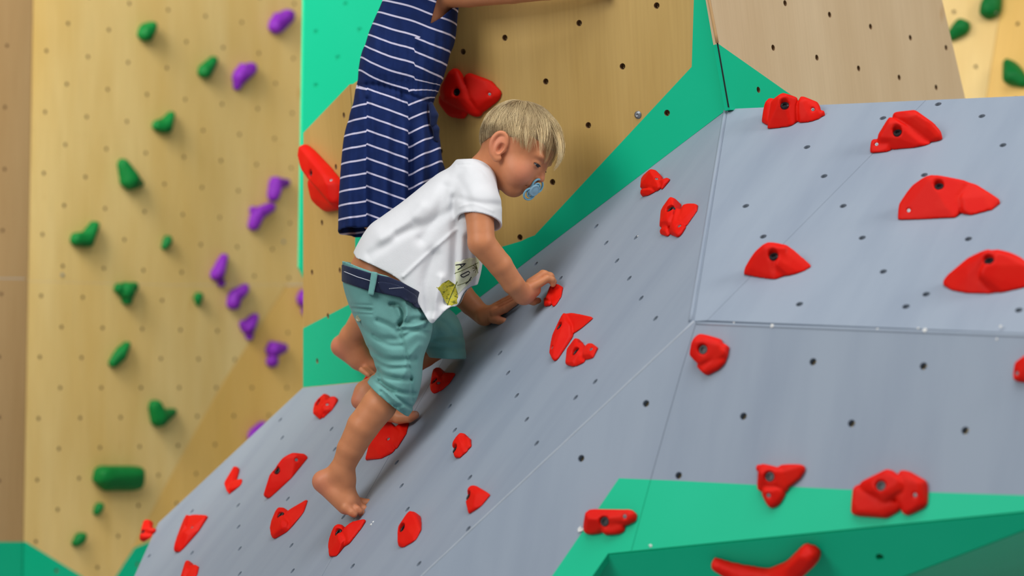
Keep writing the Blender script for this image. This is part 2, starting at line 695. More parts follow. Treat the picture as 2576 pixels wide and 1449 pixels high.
tv, tf = lathe([(0.0030, 0), (0.0046, 0), (0.0046, 0.0022), (0.0030, 0.0022)], (0, 0, 0), (0, 0, 1), 12)
TNUT = bpy.data.meshes.new('t_nut')
TNUT.from_pydata([tuple(map(float, x)) for x in tv], [], tf[:-2] + [[36 + k, 36 + (k + 1) % 12, (k + 1) % 12, k] for k in range(12)])
TNUT.materials.append(BRASS)

# ------------------------------------------------------------------ the grey slab (facets A, B, C and the green underside)
V0 = P(1288, 724.5, 5.0)
PA = Plane(V0, (-0.70, -0.30, 0.65))                  # steep-seen facet the boy climbs
V1 = PA.hit(1831, 274)
V2 = PA.hit(1746, 808)
E2 = PA.hit(930, 959)
E3 = PA.hit(762, 975)
V4 = PA.hit(1060, 1449)
_d = V2 - V1
_n = np.array([-0.30, -0.487, 0.82]); _n = _n - _d * (_n @ _d) / (_d @ _d)
PB = Plane(V1, _n)                                    # flat upper facet
V3 = PB.hit(2576, 838)
PC = plane3(V2, V3, V4)                               # lower facet facing the camera
c1, c2 = PC.hit(1530, 1393), PC.hit(2576, 1287)
PD = plane3(c1, c2, P(1800, 1600, c1[1] + 0.015))
d1, d2 = PD.hit(2270, 1452), PD.hit(2576, 1334)
PE = plane3(d1, d2, P(2560, 1500, d1[1] + 1.3))
PF = plane3(c1, PD.hit(1575, 1449), P(1492, 1449, c1[1] + 0.06))

slab = empty('climbing_slab', (0.25, 4.60, 0.0))
tag(slab, 'grey faceted climbing slab with red holds and a green lower border', 'climbing wall')
GM = [GREY, GREEN, HOLE_WOOD]
HOLES_A = [(705, 1056), (710, 1101), (834, 1079), (724, 1255), (599, 1271), (600, 1325), (603, 1380), (733, 1372), (736, 1436),
           (483, 1286), (483, 1391), (603, 1443), (375, 1399), (842, 1130), (864, 1300), (887, 1424), (998, 1163), (1010, 1222),
           (1025, 1281), (1054, 1418), (1131, 1022), (1144, 1082), (1182, 1201), (1500, 569), (1525, 611), (1552, 656), (1583, 700),
           (1613, 750), (1649, 801), (1600, 597), (1348, 664), (1325, 1055), (1350, 1115), (1300, 995), (1278, 938), (1497, 960),
           (1258, 888), (1178, 1330), (1410, 700), (984, 1104), (1012, 1350), (1448, 1000), (1115, 964), (1400, 890), (845, 1180)]
seam_top, seam_bot = (1203, 748), (810, 1449)
ext = (531, 1944)
panel('slab_sheet', PA, [(930, 959), (762, 975), (398, 1316), (338, 1449), (150, 1867), ext, seam_bot, seam_top], GM, slab,
      HOLES_A, gap=0.0006, hole_r=0.0062)
panel('slab_sheet', PA, [(1831, 274), seam_top, seam_bot, ext, (1060, 1449), (1746, 808)], GM, slab,
      HOLES_A, gap=0.0006, hole_r=0.0062)
HOLES_B = [(2470, 292), (2221, 297), (2523, 365), (2030, 370), (2073, 443), (1876, 518), (2121, 518), (1920, 595), (2169, 598),
           (2436, 601), (2222, 683), (2011, 765), (2279, 771), (2563, 780), (2325, 440), (2360, 262), (2330, 740)]
sB0, sB1 = (1779, 806), (2329, 252)
panel('slab_sheet', PB, [(1831, 274), (1746, 808), sB0, sB1], GM, slab, HOLES_B, gap=0.0003, hole_r=0.0066)
panel('slab_sheet', PB, [sB0, (2576, 838), (2900, 850), (2900, 226), (2576, 241), sB1], GM, slab, HOLES_B, gap=0.0003, hole_r=0.0066)
HOLES_C = [(1462, 1153), (1707, 1196), (1625, 1015), (1870, 1047), (2142, 1065), (2428, 1083), (2045, 910), (2323, 921)]
green_c = [(1557, 1203), (1700, 1209), (2120, 1231), (2576, 1246), (3000, 1262), (3000, 2100), (860, 2100), (1340, 1520)]
panel('slab_sheet', PC, [(1746, 808), (1060, 1449), ext, (1150, 1940), (1530, 1393), (1588, 1387), (1640, 1195), (1715, 930), (1752, 809)], GM, slab,
      HOLES_C, [(green_c, 1)], gap=0.0004, hole_r=0.0064)
panel('slab_sheet', PC, [(1752, 809), (1715, 930), (1640, 1195), (1588, 1387), (2576, 1287), (2900, 1254), (2900, 851), (2576, 838)], GM, slab,
      HOLES_C, [(green_c, 1)], gap=0.0004, hole_r=0.0064)
panel('underside_sheet', PD, [(1530, 1396), (2576, 1291), (2760, 1272), (2760, 1290), (2576, 1334), (2270, 1452), (2010, 1560), (1640, 1560)],
      [GREEN, GREEN, HOLE_WOOD], slab, [(2213, 1402)], gap=0.0005, hole_r=0.0070)
panel('underside_sheet', PE, [(2270, 1454), (2576, 1336), (2755, 1268), (2755, 1560), (2010, 1560)], [GREEN], slab, gap=0.0)
panel('underside_sheet', PF, [(1530, 1397), (1575, 1447), (1640, 1540), (1430, 1540), (1492, 1449)], [GREEN], slab, gap=0.0)


def strip(name, p, q, r, m, parent, n=24, jitter=0.0):
    pts = [np.array(p) + (np.array(q) - p) * t + rng.normal(0, jitter, 3) for t in np.linspace(0, 1, n)]
    v, f = tube(pts, r, 8)
    return mesh_obj(name, np.array(v) - np.array(parent.location), f, m, parent, smooth=True)


off = lambda pl, p, d: np.array(p) + pl.n * d
strip('joint_strip', off(PA, PA.hit(1825, 280), 0.0005), off(PA, PA.hit(1738, 808), 0.0005), 0.0042, GREY, slab)
strip('joint_strip', off(PC, V2, -0.0010), off(PC, V4 + (V4 - V2) * 0.1, -0.0010), 0.0020, SEAM_HIGHLIGHT, slab, jitter=0.0002)  # added pale strip, painting the highlight on the painted seam
strip('joint_strip', off(PC, PC.hit(1752, 814), -0.0015), off(PC, PC.hit(2700, 850), -0.0015), 0.0030, GREY, slab)
for (x, y, s) in ((1943, 820, 5), (2207, 828, 3), (2327, 831, 6), (2310, 826, 3), (2518, 821, 4), (2508, 853, 3), (1637, 1373, 4), (1461, 1333, 8), (1846, 812, 2.2)):  # pale paint chips; the largest is a bit of clear plastic
    c = PC.hit(x, y)
    r = s * c[1] / F
    v, f = lathe([(r, 0), (r * 0.8, r * 0.5), (r * 0.3, r * 0.6)], c, PC.n, 7)
    v = [p + rng.normal(0, r * 0.18, 3) for p in v]
    mesh_obj('pale_fleck', np.array(v) - np.array(slab.location), f, FLECK, slab)
for (x, y, s) in ((934, 1320, 4), (939, 1313, 3), (1604, 594, 2.5)):  # white scraps; the one high on the face paints a metal glint
    c = PA.hit(x, y); r = s * c[1] / F
    v, f = lathe([(r, 0), (r * 0.8, r * 0.4), (r * 0.3, r * 0.5)], c, PA.n, 7)
    mesh_obj('pale_fleck', np.array([p + rng.normal(0, r * 0.18, 3) for p in v]) - np.array(slab.location), f, FLECK, slab)
# timber frame that carries the slab, behind its sheets
for (x, y, z0, z1) in ((0.45, 4.75, 0.0, 0.97), (0.75, 4.60, 0.0, 1.05)):
    v = [(x + sx * 0.05, y + sy * 0.05, z) for z in (z0, z1) for sx, sy in ((-1, -1), (1, -1), (1, 1), (-1, 1))]
    f = [[3, 2, 1, 0], [4, 5, 6, 7]] + [[i, (i + 1) % 4, 4 + (i + 1) % 4, 4 + i] for i in range(4)]
    mesh_obj('support_post', np.array(v) - np.array(slab.location), f, HOLE_WOOD, slab)

# ------------------------------------------------------------------ the wooden volume behind (facets W and L)
s_top = P(882, 215, 5.23)
PW = plane3(V1, E2, s_top)
PL = plane3(E2, E3, s_top)
vol = empty('climbing_volume', (0.1, 5.3, 1.0))
tag(vol, 'plywood climbing volume with green painted borders behind the two children', 'climbing wall')
WM = [PLY_MAIN, GREEN, HOLE_WOOD]
HOLES_W = [(1270, 95), (1457, 58), (1652, 14), (1373, 205), (1566, 167), (1480, 315), (1107, 380), (1390, 458), (1308, 597), (1678, 284),
           (1165, 130), (1075, 20), (1205, 480), (1010, 300), (1290, 345), (1100, 690), (1000, 590)]
wood_w = [(1746, -20), (1740, 168), (1345, 592), (1328, 598), (1312, 606), (1265, 620), (1180, 668), (985, 800), (955, 690), (908, 570), (888, 290), (882, 213), (1165, 14), (1180, -20)]
panel('volume_sheet', PW, [(1831, 274), (930, 959), (882, 215), (1165, 10), (1180, -180), (1750, -180)],
      [GREEN, PLY_MAIN, HOLE_WOOD], vol, HOLES_W, [(wood_w, 1), ([(1140, 40), (1165, 14), (1746, -20), (1760, -300), (1190, -300)], 1)], gap=0.0006, hole_r=0.0066, holemat=2)
HOLES_L = [(865, 290), (855, 680), (785, 685), (825, 795), (810, 560), (798, 908), (880, 760), (845, 420)]
wood_l = [(762, 335), (881, 209), (887, 290), (893, 570), (894, 757), (870, 770), (762, 826), (700, 850), (700, 400)]
panel('volume_sheet', PL, [(930, 959), (762, 975), (763, 334), (880, 211)],
      [GREEN, PLY_MAIN, HOLE_WOOD], vol, HOLES_L, [(wood_l, 1)], gap=0.0006, hole_r=0.0066, holemat=2)

c = PW.hit(1605, 289)
v, f = lathe([(0.0082, 0), (0.0080, 0.0012), (0.0066, 0.0018), (0.0052, 0.0034), (0.0022, 0.0038), (0.0018, 0.0024)], c, PW.n, 18)
mesh_obj('screw_head', np.array(v) - np.array(vol.location), f, STEEL, vol, smooth=True)

# right-hand upper sheet, turned to the right
e_top = PW.hit(1783, 0)
PR = None
_e = e_top - V1
_nr = np.array([0.72, -0.60, 0.24]); _nr = _nr - _e * (_nr @ _e) / (_e @ _e)
PR = Plane(V1 + np.array([0.021, 0.0, 0]), _nr)
rp = empty('climbing_board', PR.hit(2000, 250))
tag(rp, 'dull plywood board with a green corner, rising behind the grey slab', 'climbing wall')
HOLES_R = [(1975, 8), (2087, 37), (2190, 67), (2290, 95), (2380, 120), (1945, 120), (2055, 145), (2160, 172), (2262, 195), (2355, 220), (1908, 226)]
wood_r = [(1740, -120), (1783, -10), (1804, 108), (1992, 240), (2120, 330), (2700, 420), (2600, -300), (1700, -300)]
panel('board_sheet', PR, [(1836, 276), (1788, 0), (1756, -180), (2326, -180), (2370, 0), (2428, 247), (2440, 300), (2300, 310)],
      [GREEN, PLY_DULL, HOLE_WOOD], rp, HOLES_R, [(wood_r, 1)], hole_r=0.0066, holemat=2, thick=0.012, depth=0.0105)
# black strip standing in for the shade in the joint between the two volumes
strip('joint_shadow', PR.hit(1786, 0, 0.0), PR.hit(1833, 270, 0.0), 0.0016, BLACK, rp)
# the sheet's bare left edge
v, f = tube([PR.hit(1784 + 20.5 * t, 2 + 106 * t, 0.001) for t in np.linspace(-0.4, 1, 8)], 0.0035, 6)
mesh_obj('edge_strip', np.array(v) - np.array(rp.location), f, PLY_BROWN, rp, smooth=True)

# ------------------------------------------------------------------ walls and floor of the hall
PM = Plane(P(420, 720, 7.4), (0.78, -0.62, -0.005))


def lattice(o, e1, e2, n1, n2, pl):
    """picture positions of a staggered bolt grid on plane pl, from three measured bolts: o, o+e1, o+e2 (picture)"""
    q0, q1, q2 = (np.array(pl.loc(*p)) for p in (o, e1, e2))
    res = []
    for i in range(*n1):
        for j in range(*n2):
            for s in (0, 0.5):
                q = q0 + (q1 - q0) * (i + s) + (q2 - q0) * (j + s)
                w = pl.p + pl.a * q[0] + pl.b * q[1] - CAM
                res.append((1288 + F * w[0] / w[1], 724.5 - F * w[2] / w[1]))
    return res


wl = empty('wall_left', (-1.4, 7.4, 0)); tag(wl, kind='structure')
q0 = np.array(PM.loc(117, 128)); q1 = np.array(PM.loc(420, 171)); q2 = np.array(PM.loc(97, 1053))


def lat_px(q):
    w = PM.p + PM.a * q[0] + PM.b * q[1] - CAM
    return (1288 + F * w[0] / w[1], 724.5 - F * w[2] / w[1])


HOLES_M = [lat_px(q0 + (q1 - q0) * (i + s) / 3 + (q2 - q0) * (j + s) / 6) for i in range(-1, 9) for j in range(-3, 10) for s in (0, 0.5)]
LM = [PLY_LEFT, GREEN, HOLE_WOOD, PLY_GOLD]
panel('plywood_panel', PM, [(92, -420), (72, 707), (432, 717), (722, 716), (1250, 716), (1250, -420)], LM, wl, HOLES_M, gap=0.0003, hole_r=0.0058, holemat=2)
gl = [(0, 1362), (65, 1363), (205, 1449), (275, 1494), (100, 1800), (0, 1800)]
gr = [(292, 1449), (338, 1378), (372, 1364), (470, 1330), (1300, 1330), (1300, 1800), (100, 1800), (262, 1496)]
panel('plywood_panel', PM, [(72, 707), (52, 1760), (110, 1760), (245, 1540), (300, 1440), (450, 1160), (563, 960), (640, 843), (722, 716), (432, 717)], LM, wl, HOLES_M, [(gl, 1), (gr, 1)], gap=0.0006, hole_r=0.0058, holemat=2)
# lower right facet, leaning out of the wall so that it faces down a little
m1, m2 = PM.hit(722, 716), PM.hit(300, 1440)
PG = plane3(m1, m2, P(800, 1300, PM.hit(800, 1300)[1] + 0.015))
panel('plywood_panel', PG, [(722, 718), (640, 843), (563, 960), (450, 1160), (300, 1440), (245, 1540), (110, 1760), (1250, 1760), (1250, 716)], [PLY_GOLD, GREEN, HOLE_WOOD], wl,
      [(x, y) for x, y in HOLES_M], [(gr, 1)], gap=0.001, hole_r=0.0058, holemat=2)
# the panel at the far left; its shade is put into a darker, browner plywood
f1, f2 = PM.hit(84, 0), PM.hit(60, 1449)
PQ = plane3(f1, f2, P(-60, 700, f1[1] - 0.20))
panel('plywood_panel', PQ, [(89, -420), (70, 700), (-760, 690), (-760, -420)], [PLY_BROWN, GREEN, HOLE_WOOD], wl,
      [(18, 115), (13, 270), (12, 426), (7, 580), (-60, 190), (-60, 350), (-60, 510)], gap=0.0002, hole_r=0.0058, holemat=2)
panel('plywood_panel', PQ, [(70, 702), (49, 1760), (-760, 1760), (-760, 692)], [PLY_BROWN, GREEN, HOLE_WOOD], wl,
      [(4, 740), (-2, 898), (-2, 1050), (-2, 1210)], [([(-900, 1362), (66, 1363), (100, 1800), (-900, 1800)], 1)], gap=0.0002, hole_r=0.0058, holemat=2)
for (x, y) in ((157, 692), (713, 608)):
    c = PM.hit(x, y); v, f = lathe([(0.006, 0), (0.005, 0.002), (0.002, 0.0025)], c, PM.n, 10)
    mesh_obj('screw_head', np.array(v) - np.array(wl.location), f, STEEL, wl, smooth=True)

wbk = empty('wall_back', (0.0, 6.6, 0)); tag(wbk, kind='structure')
PK = Plane(P(860, 300, 6.35), (0.40, -1.0, 0.05))
panel('green_panel', PK, [(772, -420), (754, 672), (768, 700), (1500, 760), (1500, -420)], [GREEN], wbk,
      [(795, 80), (850, 145), (905, 75), (795, 215), (870, 10)], hole_r=0.006, depth=0.003)

wr = empty('wall_right', (1.4, 7.3, 0)); tag(wr, kind='structure')
PX = Plane(P(2450, 120, 7.0), (-0.35, -0.93, 0.1))
panel('plywood_panel', PX, [(2000, -420), (2590, -420), (2520, 0), (2478, 260), (2400, 740), (2000, 740)], [PLY_LEFT, PLY_GOLD, HOLE_WOOD], wr, [(2455, 168), (2400, 30)], gap=0.0, holemat=2)
x1, x2 = PX.hit(2520, 0), PX.hit(2478, 260)
PY = plane3(x1, x2, P(2700, 130, x1[1] - 0.22))
panel('plywood_panel', PY, [(2591, -420), (2521, 0), (2479, 260), (2401, 740), (3300, 740), (3300, -420)], [PLY_GOLD, GREEN, HOLE_WOOD], wr, [(2555, 250), (2560, 60)], gap=0.0, holemat=2)

v = [(-7, 10.9, 0), (7, 10.9, 0), (7, 10.9, 5.6), (-7, 10.9, 5.6), (-7, 11, 0), (7, 11, 0), (7, 11, 5.6), (-7, 11, 5.6)]
f = [[0, 1, 2, 3], [7, 6, 5, 4], [0, 4, 5, 1], [1, 5, 6, 2], [2, 6, 7, 3], [3, 7, 4, 0]]
tag(mesh_obj('wall_rear', v, f, paint('rear_wall_mat', (0.55, 0.53, 0.48), (0.48, 0.46, 0.42), rough=0.8)), kind='structure')
v = [(-7, -4, 0), (7, -4, 0), (7, 11, 0), (-7, 11, 0), (-7, -4, -0.05), (7, -4, -0.05), (7, 11, -0.05), (-7, 11, -0.05)]
f = [[0, 1, 2, 3], [7, 6, 5, 4], [0, 4, 5, 1], [1, 5, 6, 2], [2, 6, 7, 3], [3, 7, 4, 0]]
tag(mesh_obj('floor', v, f, paint('floor_mat', (0.34, 0.36, 0.38), (0.28, 0.30, 0.32), rough=0.8)), kind='structure')

# ------------------------------------------------------------------ climbing holds
def P3(p, pl):
    return pl.hit(p[0], p[1], (p[3] if len(p) > 3 else 0.0) * pl.ypx / F)


def hold(pl, lobes, bolts, screws, label, mat, group, h=0.0024, k=0.0035, col=True, chain=False, puff=0.0):
    """lobes: (px, py, r px[, height px]) or chains of them; each lobe stands on plane pl and is cut flat by it"""
    pts = [q for l in lobes for q in ([l] if not isinstance(l[0], tuple) else l)]
    cx = sum(q[0] for q in pts) / len(pts); cy = sum(q[1] for q in pts) / len(pts)
    pl.ypx = pl.hit(cx, cy)[1]
    sc = pl.ypx / F
    ws = [P3(q, pl) for q in pts]
    rm = (max(q[2] for q in pts) * 1.3 + 2 * puff) * sc
    lo = np.min(ws, 0) - rm - 0.012; hi = np.max(ws, 0) + rm + 0.012
    base = pl.hit(cx, cy)
    lo = np.minimum(lo, base - 0.01); hi = np.maximum(hi, base + 0.01)
    vol_ = Vol(lo, hi, h)
    for l in lobes:
        ch = [l] if not isinstance(l[0], tuple) else l
        C_, R_ = [], []
        for q in ch:
            hh = (q[3] if len(q) > 3 else 0) * sc
            hh *= 1 + puff * 0.06; c = pl.hit(q[0], q[1], hh); r = (q[2] + puff) * sc
            cs = [c] + ([c - pl.n * hh] if hh > 0 and col else []); rs = [r] + ([r] if hh > 0 and col else [])
            C_.append(cs); R_.append(rs)
        if chain and len(ch) > 1:
            tmp = Vol(lo, hi, h)
            for i in range(len(ch) - 1): tmp.hull(C_[i] + C_[i + 1], R_[i] + R_[i + 1], 0.003)
            vol_._union((slice(None),) * 3, tmp.D, k)
        else:
            vol_.hull(sum(C_, []), sum(R_, []), k, groove=0.0017)
    X, Y, Z = vol_.ax[0][:, None, None], vol_.ax[1][None, :, None], vol_.ax[2][None, None, :]
    pd = ((X - pl.p[0]) * pl.n[0] + (Y - pl.p[1]) * pl.n[1] + (Z - pl.p[2]) * pl.n[2])
    vol_.D = np.maximum(vol_.D, -(pd - 0.0002)).astype(np.float32)
    found = []
    if bolts or screws:
        v, f = vol_.mesh()
        bv = BVHTree.FromPolygons([tuple(map(float, p)) for p in v], [tuple(map(int, q)) for q in f])
        for kind, lst in (('bolt', bolts), ('screw', screws)):
            for (x, y) in lst:
                hit = bv.ray_cast(Vector([float(c) for c in CAM]), Vector([float(c) for c in ray(x, y)]).normalized())
                if hit[0] is None: continue
                H = np.array(hit[0]); nn = np.array(hit[1])
                if kind == 'bolt':
                    ax = pl.n * 0.75 + nn * 0.25; ax /= np.linalg.norm(ax)
                    vol_.cone(H - ax * 0.004, H + ax * 0.03, 0.0086, 0.0105, 0.0015, cut=True)
                    found.append((kind, H - ax * 0.0090, ax))
                else:
                    vol_.cone(H - nn * 0.001, H + nn * 0.02, 0.0042, 0.006, 0.001, cut=True)
                    found.append((kind, H - nn * 0.0050, nn))
    v, f = vol_.mesh(3)
    o = mesh_obj('climbing_hold', v, f, mat, None, base, True)
    tag(o, label, 'climbing hold', group)
    for kind, c, ax in found:
        c = c - base
        if kind == 'bolt':
            pv, pf = lathe([(0.0084, 0), (0.0084, 0.0035), (0.0074, 0.0046), (0.0056, 0.0046), (0.0048, 0.0036), (0.0040, 0.0036), (0.0038, 0.0012)], c, ax, 18)
            mesh_obj('bolt', pv, pf, BLACK, o, smooth=False)
        else:
            pv, pf = lathe([(0.0040, 0), (0.0040, 0.0016), (0.0032, 0.0030), (0.0012, 0.0032), (0.0010, 0.0022)], c, ax, 14)
            mesh_obj('screw', pv, pf, STEEL, o, smooth=False)
    return o


GA, GB, GC = 'red holds on the steep face of the slab', 'red holds on the flat upper face of the slab', 'red holds on the lower face of the slab'
HA = [
 ([((372,1318,12,8),(364,1350,13,6),(380,1350,8,0),(376,1320,8,0)), ((385,1336,9,4),(372,1340,12,6))], [(356, 1336)], [], 'small red hold straddling the slab\'s left edge, lowest beside the plywood wall'),
 ([((474,1306,12,14),(447,1380,10,4),(470,1340,16,10),(456,1386,5,0)), ((474,1304,10,14),(518,1301,5,4),(500,1335,8,0),(480,1340,12,8),(460,1382,5,0),(450,1380,8,4))], [], [(482, 1325)], 'red wedge hold with a flat top near the slab\'s lower left edge'),
 ([((473,1418,9,10),(465,1450,10,8),(470,1470,8,0),(480,1440,10,4)), ((482,1428,8,6),(497,1428,5,2),(492,1450,8,0),(478,1468,8,0),(480,1440,10,4))], [], [], 'red hold cut off by the bottom of the photo, below the flat-topped wedge'),
 ([((592,1181,9,8),(575,1212,10,6),(578,1240,5,2),(588,1215,8,2)), ((607,1208,4,2),(588,1218,9,4),(580,1240,5,0),(604,1222,4,0))], [], [], 'small twisted red hold left of the large smooth dome hold'),
 ([((745,1152,14,18),(715,1172,16,22),(690,1205,16,18),(677,1240,14,6),(682,1248,8,0),(773,1154,4,0),(735,1200,6,0),(762,1150,10,8))], [(693, 1181)], [(746, 1157)], 'large smooth dome-shaped red hold left of the boy\'s bare shin'),
 ([((708,1292,17,16),(694,1318,14,12),(695,1346,11,3),(718,1322,14,8),(725,1335,6,0)), ((736,1290,12,8),(771,1260,4,2),(762,1290,6,0),(728,1332,6,0),(710,1340,8,0),(718,1310,14,8))], [(701, 1292)], [], 'red two-lobed hold directly below the large dome hold'),
 ([((854,1334,16,16),(838,1365,13,10),(836,1393,9,3),(862,1362,14,8),(850,1395,5,0)), ((886,1326,13,10),(914,1312,7,4),(908,1330,6,0),(880,1366,6,0),(862,1352,14,8),(850,1385,8,0))], [(846, 1335)], [], 'red two-lobed hold under the boy\'s toes'),
 ([((1036,1302,17,14),(1014,1330,14,14),(1010,1365,10,4),(1055,1335,8,2),(1045,1358,6,0),(1018,1374,5,0))], [(1009, 1326)], [], 'red egg-shaped hold right of the hold under the boy\'s toes'),
 ([((1190,1232,12,16),(1182,1258,11,10),(1184,1286,7,2),(1230,1247,5,2),(1212,1272,5,0),(1205,1250,10,10))], [(1175, 1245)], [], 'red triangular hold, lowest on the right of the steep face'),
 ([((1162,1100,12,12),(1148,1120,11,12),(1150,1145,9,4),(1160,1148,8,0),(1172,1135,8,2)), ((1172,1105,9,8),(1180,1125,8,2),(1168,1140,8,0),(1160,1110,9,10))], [(1141, 1127)], [], 'small red heart-shaped hold alone in the middle of the steep face'),
 ([((1102,935,12,12),(1093,958,10,10),(1097,980,11,4),(1108,978,10,2),(1118,955,8,4)), ((1122,945,9,6),(1142,942,5,2),(1132,962,6,0),(1112,980,8,0),(1112,960,8,4))], [(1091, 955)], [(1103, 962)], 'red hold with a pointed fin just under the boy\'s raised knee'),
 ([((820,999,9,14),(798,1018,8,12),(800,1040,10,6),(808,1052,6,0),(828,1030,10,4)), ((840,1004,8,8),(844,1014,6,2),(835,1032,6,0),(815,1050,6,0),(820,1022,12,8))], [(799, 1011)], [(823, 1016)], 'red hold below the green border, highest on the slab\'s left edge'),
 ([((975,1078,20,18),(945,1115,18,14),(926,1152,8,2),(960,1150,8,0),(990,1135,8,0),(1000,1090,12,8)), ((1010,1075,12,6),(1029,1066,4,0),(1020,1095,5,0),(1000,1125,8,0),(995,1085,12,8))], [], [(976, 1103)], 'big pointed red hold under the boy\'s rear foot'),
 ([((932,956,14,8),(918,972,11,3),(942,980,8,0))], [], [], 'red hold half hidden behind the shorts, under the standing barefoot person in stripes'),
 ([((1642,440,15,16),(1622,452,11,12),(1622,468,10,8),(1662,470,10,2),(1655,478,8,0),(1658,450,10,6)), ((1620,484,10,6),(1650,480,8,0),(1630,490,7,0)), ((1680,454,7,3),(1660,462,9,4),(1668,474,6,0))], [(1620, 438)], [(1652, 448)], 'red hold nearest the green border on the upper right of the steep face'),
 ([((1690,508,13,22),(1672,530,10,18),(1672,560,14,12),(1690,560,14,10)), ((1706,535,12,14),(1700,565,14,8),(1710,590,9,2),(1722,575,8,0),(1690,585,8,0)), ((1668,582,9,4),(1682,590,7,2),(1680,560,12,8)), ((1725,525,12,8),(1750,520,7,3),(1752,534,5,0),(1730,565,6,0),(1712,555,10,8))], [(1683, 523)], [(1708, 567)], 'red knobbly hold with a bolt recess, second from the slab\'s top right ridge'),
 ([((1388,726,9,11),(1381,748,10,10),(1389,758,8,4)), ((1401,722,8,8),(1413,726,6,2),(1411,748,5,0),(1397,768,6,0),(1391,745,9,6)), ((1374,753,7,5),(1375,766,7,2),(1385,762,8,4))], [], [], 'red block hold gripped by the boy\'s right hand'),
 ([((1424,800,14,18),(1402,840,11,14),(1392,878,10,8),(1400,902,8,2),(1415,885,7,0),(1435,850,8,2),(1430,830,14,10)), ((1430,798,12,16),(1460,800,9,8),(1490,802,4,1),(1470,820,5,0),(1440,840,6,0))], [(1404, 819)], [(1387, 874)], 'large red boomerang-shaped hold below the gripped hold'),
 ([((1450,862,12,14),(1434,882,10,10),(1434,910,11,4),(1448,916,9,2),(1460,895,10,6)), ((1460,870,10,10),(1464,895,10,4),(1470,910,7,0),(1452,918,8,0)), ((1484,872,10,6),(1499,880,8,2),(1492,900,6,0),(1470,905,8,0),(1474,888,10,4))], [(1445, 882)], [(1485, 877)], 'red notched hold tucked against the boomerang-shaped hold'),
]
for lob, bo, scw, lab in HA:
    hold(PA, lob, bo, scw, lab, RED, GA, h=0.0015, puff=2.0)
HB = [
 ([((1972,252,16,44),(1955,262,14,36),(1945,315,14,2),(1985,312,10,2),(1995,255,12,34),(2003,300,6,4)), ((1940,260,12,28),(1928,300,11,4),(1940,315,8,0),(1950,290,12,10)), ((2020,256,12,30),(2045,266,12,18),(2060,290,8,4),(2040,303,8,0),(2016,305,8,0),(2012,260,8,26)), ((2067,284,7,6),(2055,292,8,2))], [(1972, 259)], [(2045, 275)], 'red segmented hold at the back left corner of the slab\'s flat top'),
 ([((2258,296,13,44),(2300,292,13,48),(2330,312,12,32),(2358,344,11,6),(2330,355,8,2),(2290,330,12,20)), ((2245,312,16,40),(2225,345,16,20),(2230,372,10,0),(2300,368,8,0),(2285,335,16,22),(2335,362,6,0)), ((2204,362,12,10),(2200,378,10,2),(2235,378,8,0),(2235,360,10,10))], [(2256, 328)], [(2205, 362)], 'red turtle-shaped hold, farthest back on the flat top'),
 ([((2343,458,16,48),(2300,488,16,30),(2275,522,14,12),(2268,549,9,0),(2330,548,8,0),(2400,545,8,0),(2430,470,14,30),(2390,462,14,40)), ((2440,472,13,28),(2480,496,12,14),(2506,510,9,3),(2495,526,6,0),(2445,538,7,0),(2425,500,14,18),(2420,535,6,0))], [(2361, 463)], [(2285, 529)], 'largest red hold, a long ridge on the flat top'),
 ([((1938,628,17,42),(1905,654,15,24),(1882,684,10,4),(1905,694,7,0),(1950,700,6,0),(1985,690,6,0),(1970,630,16,36)), ((1972,630,15,36),(2000,652,12,18),(2034,671,6,1),(2010,685,6,0),(1985,692,6,0),(1960,665,14,20))], [(1944, 639)], [], 'red shark-fin hold near the inner corner of the flat top'),
 ([((2488,646,18,50),(2450,662,16,36),(2420,690,16,20),(2385,712,12,4),(2395,726,7,0),(2440,735,6,0),(2500,736,6,0)), ((2500,645,17,50),(2545,655,16,36),(2590,690,14,14),(2580,720,8,0),(2530,732,7,0),(2480,690,16,30),(2500,735,6,0))], [(2486, 650)], [], 'red dome hold cut by the right edge of the photo'),
]
for lob, bo, scw, lab in HB:
    hold(PB, lob, bo, scw, lab, RED, GB, h=0.0020, k=0.004, puff=4.0)
HC = [
 ([((1765,862,22,20),(1752,885,18,16),(1800,870,20,14),(1815,890,18,8),(1770,905,18,10)), ((1818,878,16,8),(1815,905,14,4),(1780,930,15,4),(1800,925,12,2),(1765,918,13,4))], [(1766, 878)], [], 'red hold at the inner corner where the slab\'s three faces meet'),
 ([((2588,910,20,14),(2565,920,14,10),(2562,946,14,6),(2590,950,14,4))], [], [(2556, 939)], 'sliver of a red hold at the right edge, on the lower face'),
 ([((1930,1195,24,18),(1922,1180,14,14),(1922,1222,18,8),(1960,1195,20,14),(1970,1225,16,6)), ((1965,1190,18,12),(2012,1182,14,6),(2005,1200,10,4),(1970,1225,14,4),(1950,1200,16,12)), ((1938,1240,22,8),(1945,1262,18,2),(1960,1240,18,4)), (1912,1178,11,8)], [(1934, 1198)], [(1933, 1247)], 'red fish-shaped hold across the top of the green border'),
 ([((2235,1200,20,24),(2205,1222,24,20),(2175,1225,16,14),(2260,1225,24,18),(2230,1250,20,12)), ((2165,1240,22,8),(2160,1280,20,2),(2230,1285,20,2),(2255,1275,14,4),(2200,1250,20,10)), ((2275,1200,18,16),(2310,1225,22,10),(2315,1262,20,4),(2285,1280,18,2),(2265,1245,16,12))], [(2214, 1221)], [(2301, 1246)], 'big lobed red hold on the green border near the right'),
 ([((1492,1305,24,12),(1485,1328,18,4),(1520,1310,22,10),(1545,1308,18,8),(1585,1300,18,6)), ((1530,1330,18,4),(1560,1328,16,2),(1545,1315,16,6))], [(1518, 1311)], [(1571, 1300)], 'red bone-shaped hold on the left end of the green border'),
]
